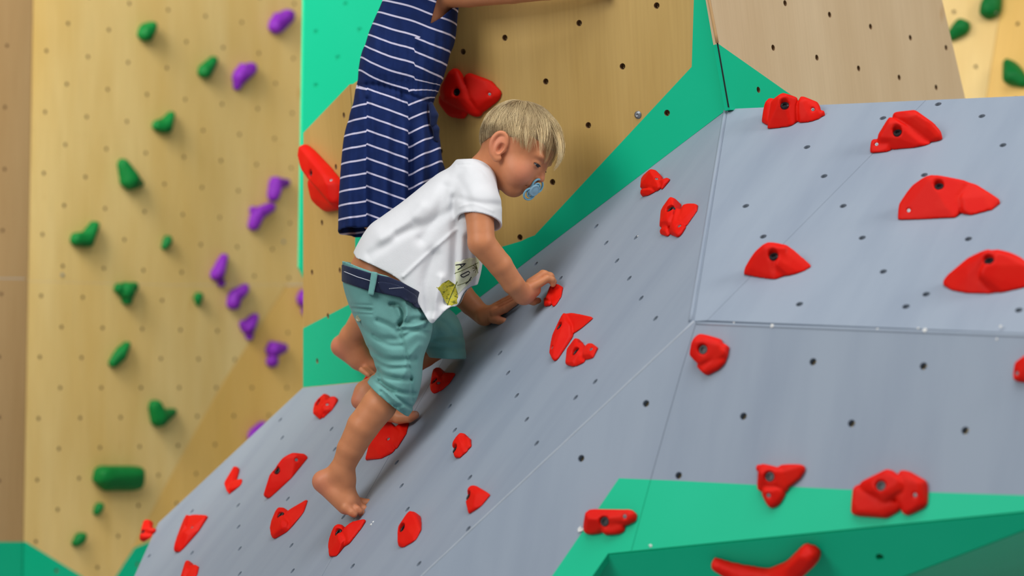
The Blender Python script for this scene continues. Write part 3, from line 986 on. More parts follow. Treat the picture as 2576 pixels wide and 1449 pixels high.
for lob, bo, scw, lab in HC:
    hold(PC, lob, bo, scw, lab, RED, GC, h=0.0020, k=0.004, puff=2.5)
hold(PD, [((1800, 1424, 15, 22), (1855, 1448, 22, 26), (1935, 1462, 24, 26), (1992, 1442, 27, 26), (2034, 1402, 28, 26))], [], [], 'big red horn-shaped hold on the green underside at the bottom', RED, None, h=0.003, k=0.004, chain=True)
hold(PW, [((1142,186,17,14),(1130,240,22,18),(1165,240,24,20),(1200,280,18,8),(1120,225,16,10)), ((1178,197,15,14),(1225,212,14,10),(1252,235,13,4),(1235,258,12,4),(1205,275,16,8),(1190,240,18,16)), ((1118,250,18,8),(1140,285,14,4),(1165,291,12,4),(1170,275,16,8))],
     [(1146, 232)], [(1231, 237)], 'large red lobed hold on the plywood above the boy\'s head', RED, None, h=0.003, k=0.004)
hold(PL, [((766,382,20,12),(775,420,20,18),(800,450,22,20),(840,470,26,16),(850,500,26,10)), ((785,460,14,14),(795,495,16,14),(825,520,16,8),(850,510,20,10))],
     [(779, 437)], [(832, 452)], 'long red hold on the narrow plywood face left of the striped dress', RED, None, h=0.003, k=0.004)

GG = 'green holds on the left plywood wall'
HG = [
 ([((366, 84, 20, 8), (384, 66, 11, 12))], 'topmost green hold on the left plywood wall'),
 ([((515, 180, 17, 8), (538, 152, 10, 6))], 'green teardrop hold left of the second purple hold from the top'),
 ([((396, 316, 13, 6), (416, 318, 17, 8), (432, 289, 8, 6))], 'green hooked hold, third from the top'),
 ([((310, 414, 14, 6), (326, 452, 25, 8), (354, 461, 8, 4))], 'large dark green leaf-shaped hold, fourth from the top'),
 ([((194, 602, 16, 8), (218, 602, 19, 8), (238, 569, 12, 8))], 'green banana-shaped hold, farthest left above the panel joint'),
 ([((421, 605, 12, 5), (414, 620, 8, 4))], 'small green hold right of the banana-shaped one'),
 ([(318, 732, 22, 8), (320, 753, 14, 6), (300, 726, 13, 6), (336, 722, 12, 6)], 'rounded triangular green hold just under the panel joint'),
 ([((499, 748, 12, 5), (499, 766, 5, 3))], 'tiny green triangle hold under the panel joint, left of the purple holds'),
 ([((285, 912, 12, 5), (304, 892, 14, 8), (320, 868, 8, 6))], 'slim slanting green hold in the middle of the lower panel'),
 ([((391, 1024, 17, 8), (400, 1052, 21, 8), (436, 1036, 8, 4))], 'dark green shield-shaped hold beside the golden facet'),
 ([((262, 1198, 24, 14), (342, 1196, 22, 14)), ((268, 1208, 25, 8), (338, 1208, 25, 8))], 'big green brick-shaped hold near the bottom left'),
 ([((250, 1276, 11, 6), (244, 1286, 10, 4))], 'small round green hold under the brick-shaped one'),
 ([((206, 1352, 12, 8), (192, 1364, 11, 5))], 'lowest green hold on the left wall, above the green triangle'),
]
for lob, lab in HG:
    hold(PM, lob, [], [], lab, HOLD_GREEN, GG, h=0.0034, k=0.006, chain=True, puff=4.0)
hold(PX, [((2418, 68, 20, 8), (2398, 88, 14, 6))], [], [], 'green hold half hidden by the dull board\'s edge, upper right', HOLD_GREEN, 'green holds on the right wall', h=0.0034, k=0.006, chain=True, puff=4.0)
hold(PX, [((2496, 2, 22, 8), (2490, 22, 25, 10))], [], [(2507, 32)], 'green round hold cut by the top of the photo, upper right', HOLD_GREEN, 'green holds on the right wall', h=0.0034, k=0.006, chain=True, puff=4.0)
hold(PY, [((2534, 160, 11, 8), (2548, 190, 24, 10), (2572, 206, 14, 6))], [], [], 'green hold on the golden panel at the right edge', HOLD_GREEN, 'green holds on the right wall', h=0.0034, k=0.006, chain=True, puff=4.0)
GP = 'purple holds on the left plywood wall'
HP = [
 (PM, [((695, 65, 20, 8), (726, 40, 16, 8)), (698, 46, 13, 6)], 'topmost purple hold, beside the green wall'),
 (PM, [((604, 192, 18, 8), (632, 172, 14, 6)), ((602, 196, 16, 6), (596, 218, 9, 4)), (612, 174, 14, 6)], 'second purple hold from the top, right of the green teardrop'),
 (PM, [((688, 492, 15, 6), (694, 462, 16, 8)), ((694, 462, 15, 8), (722, 460, 8, 5))], 'upper of the two touching purple holds'),
 (PM, [((638, 566, 14, 6), (648, 540, 16, 8)), ((650, 538, 15, 8), (682, 522, 11, 6)), (636, 528, 9, 4)], 'lower of the two touching purple holds'),
 (PM, [((547, 690, 16, 8), (564, 648, 9, 6)), (556, 712, 10, 4)], 'purple hold crossing the panel joint, left of the other purples'),
 (PM, [((588, 762, 17, 8), (592, 744, 15, 8), (617, 724, 9, 6))], 'purple hooked hold just below the panel joint'),
 (PM, [((624, 824, 16, 8), (643, 796, 7, 6)), (627, 846, 10, 4), (612, 816, 10, 5)], 'purple hold at the edge of the golden facet'),
 (PG, [((688, 880, 19, 8), (713, 876, 11, 6)), (684, 908, 16, 5)], 'purple hold alone on the golden facet'),
 (PG, [(768, 752, 22, 8), (772, 782, 14, 5)], 'purple hold peeking out behind the narrow plywood face'),
 (PG, [((642, 1098, 18, 8), (664, 1076, 14, 8))], 'purple hold almost hidden behind the slab\'s left edge'),
]
for pl_, lob, lab in HP:
    hold(pl_, lob, [], [], lab, PURPLE, GP, h=0.0034, k=0.006, chain=True, puff=4.0)


# ------------------------------------------------------------------ cloth and skin
def skin_mat():
    m, nt, b = new_mat('skin', 0.48, 0.35)
    a = nt.nodes.new('ShaderNodeAttribute'); a.attribute_name = 'tint'
    f = ramp(nt, noise(nt, 45, detail=4), [(0.35, (0.93, 0.91, 0.90)), (0.65, (1, 1, 1))])
    nt.links.new(mixc(nt, 1.0, a.outputs['Color'], f, 'MULTIPLY'), b.inputs['Base Color'])
    b.inputs['Subsurface Weight'].default_value = 0.12
    b.inputs['Subsurface Radius'].default_value = (0.010, 0.004, 0.002)
    b.inputs['Subsurface Scale'].default_value = 1.0
    bump(nt, b, noise(nt, 500, detail=2), 0.06, 0.0006)
    return m


def cloth(name, c, var=0.93, weave=900, bstr=0.15, wr=18, wstr=0.35, rough=0.85):
    m, nt, b = new_mat(name, rough, 0.2)
    n1 = noise(nt, 30, detail=4)
    col = ramp(nt, n1, [(0.3, tuple(x * var for x in c)), (0.7, c)])
    nt.links.new(col, b.inputs['Base Color'])
    n2 = noise(nt, wr, detail=3, sc=(1.0, 1.0, 0.6)); n3 = noise(nt, weave, detail=1)
    ad = nt.nodes.new('ShaderNodeMath'); ad.operation = 'MULTIPLY_ADD'
    nt.links.new(n3, ad.inputs[0]); ad.inputs[1].default_value = bstr; nt.links.new(n2, ad.inputs[2])
    bump(nt, b, ad.outputs[0], wstr, 0.006)
    b.inputs['Sheen Weight'].default_value = 0.15
    return m


SKIN = skin_mat()
SHIRT = cloth('white_jersey', (0.72, 0.725, 0.74), 0.97, wstr=0.30)
SHORTS = cloth('teal_cotton', (0.155, 0.375, 0.345), 0.90, wr=26, wstr=0.45)
NAVY_WEB = cloth('navy_webbing', (0.012, 0.018, 0.05), 0.9, wr=200, wstr=0.1)
THREAD = plain('pale_thread', (0.65, 0.66, 0.72), 0.8)
INK = plain('black_ink', (0.01, 0.012, 0.02), 0.7)
PEARL = plain('horn_button', (0.30, 0.31, 0.20), 0.3)
BABYBLUE = plain('pale_blue_plastic', (0.22, 0.50, 0.66), 0.3)
BLUEGREY = plain('grey_blue_plastic', (0.27, 0.47, 0.60), 0.35)
EYE = plain('eye_dark', (0.02, 0.015, 0.012), 0.35)
EYEW = plain('eye_white', (0.34, 0.29, 0.27), 0.4)


def smin(a, b, k):
    h = np.maximum(k - np.abs(a - b), 0) / k
    return np.minimum(a, b) - h * h * (k * 0.25)


def halfplane(vol, p, q, Y, flip=1):
    """> 0 on one side of the picture line p-q, extruded along the view"""
    A, B = np.meshgrid(vol.ax[0], vol.ax[2], indexing='ij')
    a = np.array([(p[0] - 1288) / F * Y, CH + (724.5 - p[1]) / F * Y]); b = np.array([(q[0] - 1288) / F * Y, CH + (724.5 - q[1]) / F * Y])
    e = (b - a) / np.linalg.norm(b - a)
    return (flip * ((A - a[0]) * -e[1] + (B - a[1]) * e[0]))[:, None, :].astype(np.float32)


def keep_poly(vol, pts, Y, smooth=True):
    A, B = np.meshgrid(vol.ax[0], vol.ax[2], indexing='ij')
    return poly_sd(A, B, px_poly(pts, Y, smooth))[:, None, :].astype(np.float32)


def bvh_of(v, f):
    return BVHTree.FromPolygons([tuple(map(float, p)) for p in v], [tuple(map(int, q)) for q in f])


def cast(bv, x, y, off):
    h = bv.ray_cast(Vector([float(c) for c in CAM]), Vector([float(c) for c in ray(x, y)]).normalized())
    if h[0] is None: return None
    n = np.array(h[1])
    if n @ ray(x, y) > 0: n = -n
    return np.array(h[0]) + n * off


def stroke(name, bv, pts, r_px, m, parent, off=0.0004, closed=False, step=3.0, dash=None):
    """a thin raised line laid over a surface along picture points"""
    q = []
    P_ = list(pts) + ([pts[0]] if closed else [])
    for a, b in zip(P_[:-1], P_[1:]):
        n = max(1, int(math.dist(a, b) / step))
        q += [(a[0] + (b[0] - a[0]) * k / n, a[1] + (b[1] - a[1]) * k / n) for k in range(n)]
    q.append(P_[-1])
    w = [cast(bv, x, y, off) for x, y in q]
    w = [p for p in w if p is not None]
    if len(w) < 2: return None
    v, f = tube(w, r_px * w[0][1] / F, 5)
    return mesh_obj(name, np.array(v) - np.array(parent.location), f, m, parent, smooth=True)


def decal(name, bv, poly, m, parent, off=0.0006, step=5.0):
    pts = [tuple(p) for p in poly]
    co = [Vector(p) for p in pts]; n = len(co)
    ed = [(i, (i + 1) % n) for i in range(n)]
    x0, x1 = min(p[0] for p in pts), max(p[0] for p in pts); y0, y1 = min(p[1] for p in pts), max(p[1] for p in pts)
    for x in np.arange(x0, x1, step):
        for y in np.arange(y0, y1, step):
            if inside_poly(x, y, pts): co.append(Vector((float(x), float(y))))
    vo, _, fo, _, _, _ = delaunay_2d_cdt(co, ed, [], 1, 1e-6)
    w = [cast(bv, p.x, p.y, off) for p in vo]
    fs = [[i for i in f] for f in fo if all(w[i] is not None for i in f)]
    fs = [f for f in fs if max(abs(w[f[0]][1] - w[i][1]) for i in f) < 0.03]
    w = [np.zeros(3) if p is None else p for p in w]
    used = sorted({i for f in fs for i in f}); mp = {i: k for k, i in enumerate(used)}
    fs = [[mp[i] for i in f][::-1] for f in fs]
    return mesh_obj(name, np.array([w[i] for i in used]) - np.array(parent.location), fs, m, parent, smooth=True)


SK = np.array((0.60, 0.236, 0.104))


def tint_skin(o, world_v, spots):
    c = np.tile(SK, (len(world_v), 1)).astype(np.float32)
    for p, r, col, s in spots:
        w = (s * np.exp(-(((world_v - np.array(p)) ** 2).sum(1) / r ** 2)))[:, None]
        c = c * (1 - w) + np.array(col) * w
    attr_color(o, 'tint', c)


# ------------------------------------------------------------------ the boy
boy_at = P(880, 1290, 4.75)
hc = P(1305, 350, 4.78)
F0, U0 = np.array([0.84, 0, -0.5426]), np.array([0.5426, 0, 0.84])
ps = math.radians(15)
HF = math.cos(ps) * F0 + math.sin(ps) * np.array([0, -1.0, 0])
HR = math.cos(ps) * np.array([0, -1.0, 0]) - math.sin(ps) * F0
HU = U0
HROT = np.stack([HF, HU, HR])


def H(f, u, r=0.0):
    return hc + 0.01 * (f * HF + u * HU + r * HR)


B = Vol(P(772, 1318, 4.62) - 0.004 + np.array([0, 0, 0]), (0.135, 5.06, 1.705), 0.0020)


def he(c, r, k=0.8, cut=False):
    B.ell(H(*c), np.array(r) * 0.01, HROT, k * 0.01, cut)


def hcn(a, b, ra, rb, k=0.5, cut=False):
    B.cone(H(*a), H(*b), ra * 0.01, rb * 0.01, k * 0.01, cut)


# head (f forward, u up, r towards the boy's right; centimetres)
he((0.2, 0.2, 0), (7.7, 7.2, 6.7))
he((2.7, -4.6, 0), (5.0, 5.2, 5.3), 2.0)
he((4.3, -9.0, 0), (2.1, 1.7, 2.3), 2.0)
for s in (1, -1):
    he((4.3, -5.7, 3.4 * s), (2.8, 2.7, 2.3), 1.6)
    he((6.6, -0.8, 2.5 * s), (1.2, 0.7, 2.0), 1.2)
    he((8.0, -2.3, 3.0 * s), (1.1, 0.75, 1.5), 0.8, cut=True)
hcn((7.3, -1.9, 0), (8.0, -3.7, 0), 0.55, 0.65, 1.0)
hcn((8.0, -3.7, 0), (8.35, -4.35, 0), 0.65, 0.78, 0.5)
he((7.35, -6.3, 0), (0.8, 1.0, 1.6), 1.0)
he((7.1, -7.6, 0), (0.8, 0.55, 1.3), 0.6)
for s in (1, -1):
    hcn((7.55, -4.75, 0.85 * s), (7.9, -4.7, 0.7 * s), 0.42, 0.42, 0.4)
    hcn((8.1, -5.3, 0.42 * s), (7.9, -4.8, 0.42 * s), 0.2, 0.15, 0.15, cut=True)
    he((6.35, -2.35, 2.75 * s), (1.25, 1.2, 1.3), 0.4)
    he((7.2, -2.62, 3.2 * s), (0.95, 0.21, 1.3), 0.10, cut=True)
    # ear
    E_ = [(0.3, -3.0, 6.25), (-0.1, -1.5, 6.7), (-1.1, -1.05, 7.0), (-2.0, -1.6, 7.3), (-2.3, -3.0, 7.4), (-1.9, -4.5, 7.2), (-0.9, -5.7, 6.8), (0.2, -6.1, 6.4), (0.6, -5.5, 6.2)]
    he((-0.75, -3.4, 6.62 * s), (1.65, 2.75, 0.78), 0.5)
    E2_ = spline(E_, 4, False)
    for p, q in zip(E2_[:-1], E2_[1:]):
        hcn((p[0], p[1], p[2] * s), (q[0], q[1], q[2] * s), 0.38, 0.38, 0.30)
    he((0.2, -5.8, 6.3 * s), (0.75, 0.8, 0.5), 0.4)
    hcn((-1.0, -2.2, 7.0 * s), (-1.0, -4.3, 6.9 * s), 0.28, 0.26, 0.2)
    he((-0.05, -3.9, 7.15 * s), (0.62, 1.1, 0.75), 0.25, cut=True)
    hcn((0.55, -3.7, 6.2 * s), (0.5, -4.2, 6.3 * s), 0.4, 0.35, 0.3)
hcn((6.9, -7.0, 1.5), (6.2, -7.1, 2.4), 0.16, 0.10, 0.25, cut=True)
hcn((6.9, -7.0, -1.5), (6.2, -7.1, -2.4), 0.16, 0.10, 0.25, cut=True)
# neck, trunk
B.chain([(1190, 462, 4.80, 48), (1258, 402, 4.79, 52)], 0.02)
tor = inflate(B, [(888, 652), (930, 588), (1000, 530), (1090, 460), (1160, 425), (1230, 450), (1235, 540), (1190, 640), (1150, 720), (1070, 800), (960, 830), (895, 790), (874, 705)], 4.80, 0.088, 0.06)
B.D = smin(B.D, tor, 0.02)
# right arm and the gripping hand
B.chain([(1192, 470, 4.735, 46), (1207, 545, 4.69, 35), (1211, 610, 4.680, 34.5), (1258, 666, 4.70, 30.5), (1290, 713, 4.72, 27), (1316, 741, 4.742, 25)], 0.012)
B.chain([(1318, 741, 4.745, 24), (1340, 728, 4.752, 21)], 0.008)
B.chain([(1322, 742, 4.755, 22), (1342, 716, 4.772, 17)], 0.008)
for pts in ([(1340, 722, 4.742, 13), (1377, 701, 4.742, 9.5), (1388, 704, 4.745, 8.5), (1391, 716, 4.748, 7)],
            [(1336, 714, 4.758, 12), (1370, 690, 4.757, 10), (1385, 695, 4.760, 9), (1393, 710, 4.764, 7.5)],
            [(1334, 712, 4.774, 12), (1366, 689, 4.775, 10), (1384, 694, 4.778, 9), (1394, 709, 4.782, 7.5)],
            [(1332, 714, 4.788, 11), (1362, 692, 4.792, 9.5), (1380, 697, 4.795, 8.5), (1389, 710, 4.798, 7)],
            [(1326, 752, 4.768, 13), (1342, 758, 4.776, 10), (1354, 756, 4.782, 8)]):
    B.chain(pts, 0.0030)
# left arm, flat hand on the slab
B.chain([(1192, 490, 4.87, 42), (1150, 640, 4.93, 33), (1128, 712, 4.945, 32), (1158, 738, 4.95, 31), (1185, 766, 4.952, 27), (1216, 795, 4.950, 24)], 0.012)
B.chain([(1220, 797, 4.933, 23), (1243, 786, 4.918, 17)], 0.008)
B.chain([(1222, 792, 4.946, 21), (1246, 777, 4.943, 14)], 0.008)
for pts in ([(1240, 802, 4.913, 12), (1256, 806, 4.900, 10.5), (1268, 808, 4.893, 9)],
            [(1244, 789, 4.908, 11), (1272, 777, 4.892, 9.5), (1302, 757, 4.872, 7)],
            [(1246, 782, 4.926, 11), (1274, 768, 4.908, 9.5), (1306, 748, 4.888, 7)],
            [(1246, 777, 4.943, 11), (1272, 762, 4.926, 9), (1300, 744, 4.910, 7)],
            [(1244, 772, 4.958, 10), (1266, 758, 4.944, 8), (1285, 746, 4.934, 6.5)]):
    B.chain(pts, 0.0024)
# right (near) leg and foot
B.chain([(962, 770, 4.755, 58), (998, 890, 4.735, 42), (992, 965, 4.725, 41), (953, 1020, 4.70, 43), (913, 1072, 4.705, 40), (882, 1130, 4.715, 34), (862, 1178, 4.725, 28.5), (866, 1205, 4.730, 27)], 0.015)
B.chain([(812, 1213, 4.735, 25), (872, 1268, 4.725, 27)], 0.012)
B.chain([(864, 1200, 4.730, 27), (868, 1240, 4.735, 27), (890, 1270, 4.742, 22)], 0.012)
B.chain([(815, 1208, 4.735, 23), (858, 1185, 4.727, 24)], 0.014)
for pts in ([(872, 1278, 4.712, 15), (885, 1289, 4.706, 10), (891, 1294, 4.705, 8.5)],
            [(880, 1273, 4.722, 14), (898, 1281, 4.712, 9.5), (905, 1286, 4.712, 8.5)],
            [(888, 1274, 4.732, 13), (907, 1288, 4.724, 9), (915, 1296, 4.724, 8.5)],
            [(894, 1270, 4.744, 13), (917, 1280, 4.737, 9), (927, 1286, 4.737, 8.5)],
            [(898, 1264, 4.758, 15), (922, 1266, 4.754, 11), (934, 1265, 4.752, 10)]):
    B.chain(pts, 0.0024)
# left (far) leg and foot
B.chain([(965, 770, 4.865, 62), (1060, 830, 4.905, 50), (1112, 858, 4.925, 38), (1066, 892, 4.925, 32), (990, 942, 4.915, 30), (920, 985, 4.90, 25)], 0.015)
B.chain([(906, 1008, 4.895, 23), (958, 1032, 4.885, 27), (1008, 1046, 4.878, 20)], 0.012)
B.chain([(920, 985, 4.90, 25), (950, 1015, 4.890, 27)], 0.012)
for pts in ([(1005, 1050, 4.872, 17), (1030, 1050, 4.862, 13), (1044, 1044, 4.860, 11)],
            [(1005, 1045, 4.890, 13), (1032, 1044, 4.884, 9), (1042, 1042, 4.882, 8)],
            [(1002, 1042, 4.905, 12), (1028, 1042, 4.900, 8.5), (1036, 1040, 4.898, 8)],
            [(998, 1040, 4.918, 11), (1020, 1040, 4.914, 8), (1028, 1038, 4.912, 7.5)],
            [(992, 1038, 4.930, 11), (1012, 1038, 4.928, 7.5), (1018, 1036, 4.926, 7)]):
    B.chain(pts, 0.0024)
bv_, bf_ = B.mesh(1)
boy = mesh_obj('person', bv_, bf_, SKIN, None, boy_at, True)
tag(boy, 'barefoot blond toddler in white T-shirt and teal shorts climbing the slab, pacifier in mouth', 'person')
ROSY = (0.66, 0.20, 0.13)
tint_skin(boy, bv_, [(H(5.5, -5.6, 4.0), 0.026, (0.68, 0.24, 0.16), 0.6), (H(5.5, -5.6, -4.0), 0.026, ROSY, 0.5), (H(-1, -3.5, 7.2), 0.026, (0.70, 0.24, 0.14), 0.7), (H(8.5, -4.4), 0.010, ROSY, 0.35),
                     (H(7.4, -7.0), 0.012, (0.55, 0.13, 0.11), 0.6), (P(800, 1225, 4.73), 0.030, ROSY, 0.6), (P(900, 1290, 4.72), 0.024, ROSY, 0.35), (P(892, 1010, 4.89), 0.025, ROSY, 0.6),
                     (P(1045, 1043, 4.86), 0.02, ROSY, 0.4), (P(1332, 755, 4.74), 0.026, ROSY, 0.5), (P(1260, 805, 4.91), 0.02, ROSY, 0.5), (P(1280, 765, 4.9), 0.03, ROSY, 0.3),
                     (P(1270, 806, 4.897), 0.0065, (0.80, 0.46, 0.36), 0.9), (P(1051, 1037, 4.852), 0.006, (0.80, 0.46, 0.36), 0.9), (H(7.1, -0.2, 2.6), 0.006, (0.40, 0.24, 0.12), 0.25)])
BLOC = np.array(boy_at)


def boy_part(name, v, f, m, smooth=True):
    return mesh_obj(name, np.asarray(v) - BLOC, f, m, boy, smooth=smooth)


# eyes, lashes
for s in (1, -1):
    c = H(6.35, -2.42, 2.75 * s)
    vv = Vol(c - 0.014, c + 0.014, 0.0012)
    vv.cone(c, c + 1e-5, 0.0114, 0.0114, 0)
    v, f = vv.mesh(1)
    e = boy_part('eye', v, f, EYEW)
    ax = HF * 0.90 - HU * 0.30 + HR * 0.22 * s; ax /= np.linalg.norm(ax)
    vv = Vol(c - 0.016, c + 0.016, 0.0009)
    vv.cone(c, c + 1e-5, 0.01155, 0.01155, 0)
    X, Y, Z = vv.ax[0][:, None, None] - c[0], vv.ax[1][None, :, None] - c[1], vv.ax[2][None, None, :] - c[2]
    al = X * ax[0] + Y * ax[1] + Z * ax[2]
    vv.D = np.maximum(np.maximum(vv.D, np.sqrt(np.maximum(X * X + Y * Y + Z * Z - al * al, 0)) - 0.0075), 0.005 - al).astype(np.float32)
    v, f = vv.mesh(1)
    mesh_obj('iris', v - BLOC, f, EYE, e, smooth=True)
    w = [H(6.35 + 1.30 * math.cos(t), -2.50 - 0.10 * math.sin(2 * t), (2.75 + 1.34 * math.sin(t)) * s) for t in np.linspace(-0.6, 1.45, 12)]
    v, f = tube(w, [0.0003 + 0.0007 * math.sin(math.pi * (i + 0.5) / 12) for i in range(12)], 5)
    boy_part('eyelash', v, f, INK)

# hair
HAIR, nt_, b_ = new_mat('blond_hair', 0.42, 0.4)
a_ = nt_.nodes.new('ShaderNodeAttribute'); a_.attribute_name = 'tint'
nt_.links.new(a_.outputs['Color'], b_.inputs['Base Color'])
HC, HRAD = np.array([0.2, 0.2, 0.0]), np.array([7.7, 7.2, 6.7])


def hairline(f):
    return np.minimum(-0.9, -0.9 + (f + 1.8) * 1.15)


hv = Vol(H(0, 0) - 0.105, H(0, 0) + 0.105, 0.0022)
hv.ell(H(*HC), (HRAD + 0.22) * 0.01, HROT, 0)
X, Y, Z = hv.ax[0][:, None, None] - hc[0], hv.ax[1][None, :, None] - hc[1], hv.ax[2][None, None, :] - hc[2]
lf = 100 * (X * HF[0] + Y * HF[1] + Z * HF[2]); lu = 100 * (X * HU[0] + Y * HU[1] + Z * HU[2])
hv.D = np.maximum(hv.D, 0.01 * (hairline(lf) - lu + 2.4 * np.clip((lf - 0.5) / 2.5, 0, 1)) * 0.8).astype(np.float32)
hv.ell(H(*HC), (HRAD - 0.18) * 0.01, HROT, 0, cut=True)
cv, cf = hv.mesh(1)
W0 = np.array([-0.45, 0.88, 0.10]); W0 /= np.linalg.norm(W0)
W1 = np.cross(W0, [0, 0, 1.0]); W1 /= np.linalg.norm(W1)
if W1[0] < 0: W1 = -W1
W2 = np.cross(W0, W1)
SV, SF, SC = [], [], []
cvl = [cv]; col_l = [np.tile((0.30, 0.225, 0.125), (len(cv), 1))]
NP_ = 11
NC = 190
clump = rng.normal(0, 1, NC); clen = rng.normal(0, 1, NC); 
cphi = np.sort(rng.uniform(-math.pi, math.pi, NC)); cth = rng.uniform(2, 80, NC)
cdir = np.sin(3 * cphi + 1) + 0.3 * rng.normal(0, 1, NC)
for i in range(8000):
    # every strand belongs to a lock; locks start anywhere on the crown and fall away from the whorl
    ci = int(rng.integers(NC))
    phi = cphi[ci] + rng.normal(0, 0.085) / max(0.35, math.sin(math.radians(cth[ci])))
    th0 = math.radians(max(1.5, cth[ci] + rng.normal(0, 6)))
    ln = math.radians(44 + 7 * clen[ci] + rng.normal(0, 4))
    if i % 5 == 0:
        phi = rng.uniform(-math.pi, math.pi); th0 = math.radians(rng.uniform(2, 108 if abs(phi) > 1.2 else 46)); ln = math.radians(rng.uniform(30, 46))
    lay = np.clip(0.55 + 0.20 * clump[ci] + rng.normal(0, 0.10), 0.15, 1.0)
    front = max(0.0, math.cos(phi)) ** 1.2
    pts, tt = [], []
    for k in range(NP_):
        t = k / (NP_ - 1)
        th = th0 + ln * t
        pinch = 1 - 0.80 * t ** 1.3                                     # a lock narrows to its tip
        ph = cphi[ci] + (phi - cphi[ci]) * pinch if i % 5 else phi
        ph += 0.09 * cdir[ci] * t + 0.16 * math.sin(th * 1.3) * (1 if math.sin(ph) > 0 else -1) * 0.3
        d = math.cos(th) * W0 + math.sin(th) * (math.cos(ph) * W1 + math.sin(ph) * W2)
        over = max(0.0, math.degrees(th) - 48) / 50.0
        o = 0.32 + lay * (0.42 * min(1, t * 1.5) + front * 1.25 * min(1.3, over))
        q = HC + d * (HRAD + o)
        fl, ul = q[0], q[1]
        ext = 0.75 * max(0, min(1, (fl - 2) / 4)) + 0.75 * clen[ci] * max(0.25, min(1, (fl + 1) / 4)) + rng.normal(0, 0.18)
        if ul < hairline(fl) - ext and k > 1: break
        if ul < hairline(fl) - 0.8: break
        pts.append(H(*q)); tt.append(t)
    if len(pts) < 3: continue
    n = len(pts)
    r0 = rng.uniform(0.00024, 0.00042)
    v, f = tube(pts, [r0 * (1 - 0.8 * (k / (n - 1)) ** 2) for k in range(n)], 3)
    s0 = sum_n if i and SV else 0
    SV.append(np.array(v)); SF.extend([[a + s0 for a in q] for q in f if len(q) == 4])
    sum_n = s0 + len(v)
    lite = np.clip(0.48 + 0.48 * clump[ci] + rng.normal(0, 0.05), 0, 1)
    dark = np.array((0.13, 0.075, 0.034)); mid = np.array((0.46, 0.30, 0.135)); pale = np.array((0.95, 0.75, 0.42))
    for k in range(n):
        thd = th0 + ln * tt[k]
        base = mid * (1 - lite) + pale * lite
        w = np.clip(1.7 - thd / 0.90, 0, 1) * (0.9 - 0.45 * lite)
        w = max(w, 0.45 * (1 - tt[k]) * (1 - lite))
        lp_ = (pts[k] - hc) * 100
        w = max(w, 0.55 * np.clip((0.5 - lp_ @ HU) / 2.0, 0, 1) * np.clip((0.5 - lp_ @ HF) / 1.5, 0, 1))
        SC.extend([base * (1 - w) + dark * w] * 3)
SV = np.concatenate(SV)
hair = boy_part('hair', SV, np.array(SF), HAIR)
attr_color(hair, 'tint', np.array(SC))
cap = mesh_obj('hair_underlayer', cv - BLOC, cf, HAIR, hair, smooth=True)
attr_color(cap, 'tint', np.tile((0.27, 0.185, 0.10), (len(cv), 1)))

# ------------------------------------------------------------------ T-shirt
S = Vol(P(872, 830, 4.60), (0.01, 5.02, 1.585), 0.0018)
tshirt = [(1165, 392), (1200, 388), (1245, 425), (1256, 470), (1250, 540), (1222, 612), (1209, 690), (1185, 770), (1165, 880), (1000, 900), (850, 800), (866, 700), (890, 634), (926, 572), (963, 543), (1012, 508), (1062, 468), (1100, 438), (1130, 421), (1148, 402)]
def Wf(A, B_):
    z = (B_ - (CH + (724.5 - 450) / F * 4.8)) / 0.2
    return 0.100 + 0.016 * np.clip(-z, 0, 1.3)
ft = inflate(S, tshirt, 4.80, Wf, 0.055)
ft = creases(S, ft, [([(1145, 500), (1148, 577), (1142, 690), (1120, 760)], 0.006, 0.010), ([(1148, 577), (1066, 649), (1016, 696)], -0.0018, 0.004),
                     ([(1120, 470), (1100, 540), (1060, 600)], 0.004, 0.012), ([(1150, 520), (1080, 560), (1000, 590)], 0.003, 0.010), ([(1090, 640), (1070, 720), (1080, 780)], 0.005, 0.012),
                     ([(1175, 600), (1172, 680), (1150, 740)], 0.004, 0.009), ([(1040, 560), (980, 610), (930, 640)], 0.0025, 0.010), ([(1110, 700), (1095, 760), (1090, 800)], -0.004, 0.008),
                     ([(1160, 425), (1150, 470), (1158, 520)], 0.004, 0.010), ([(1060, 520), (1020, 570), (960, 600)], -0.0025, 0.012), ([(1150, 413), (1172, 413), (1194, 417), (1214, 431), (1232, 455), (1244, 482)], 0.0020, 0.0026)], 4.70, 4.79)
sl_ = Vol(S.lo, S.ax[0][-1:].tolist() + S.ax[1][-1:].tolist() + S.ax[2][-1:].tolist(), S.h)
sl_.D = np.full(S.D.shape, 1.0, np.float32)
sl_.n = np.array(S.D.shape); sl_.ax = S.ax
sl_.chain([(1190, 462, 4.745, 56), (1204, 520, 4.710, 58), (1207, 600, 4.690, 57)], 0.01)
fs = sl_.D.copy()
sl_.D[:] = 1.0
sl_.chain([(1190, 478, 4.865, 54), (1180, 560, 4.900, 56), (1170, 600, 4.910, 56)], 0.01)
fs2 = sl_.D.copy()
fs = creases(S, fs, [([(1160, 500), (1200, 512), (1255, 515)], 0.003, 0.007), ([(1155, 450), (1175, 490), (1180, 520)], 0.003, 0.008), ([(1158, 521), (1190, 514), (1240, 532)], -0.0012, 0.003)], 4.70, 4.72)


def plane_sd(vol, a, b, c, flip=1):
    n = np.cross(b - a, c - a); n /= np.linalg.norm(n)
    if n[2] > 0: n = -n
    X, Y, Z = vol.ax[0][:, None, None], vol.ax[1][None, :, None], vol.ax[2][None, None, :]
    return flip * ((X - a[0]) * n[0] + (Y - a[1]) * n[1] + (Z - a[2]) * n[2]).astype(np.float32)


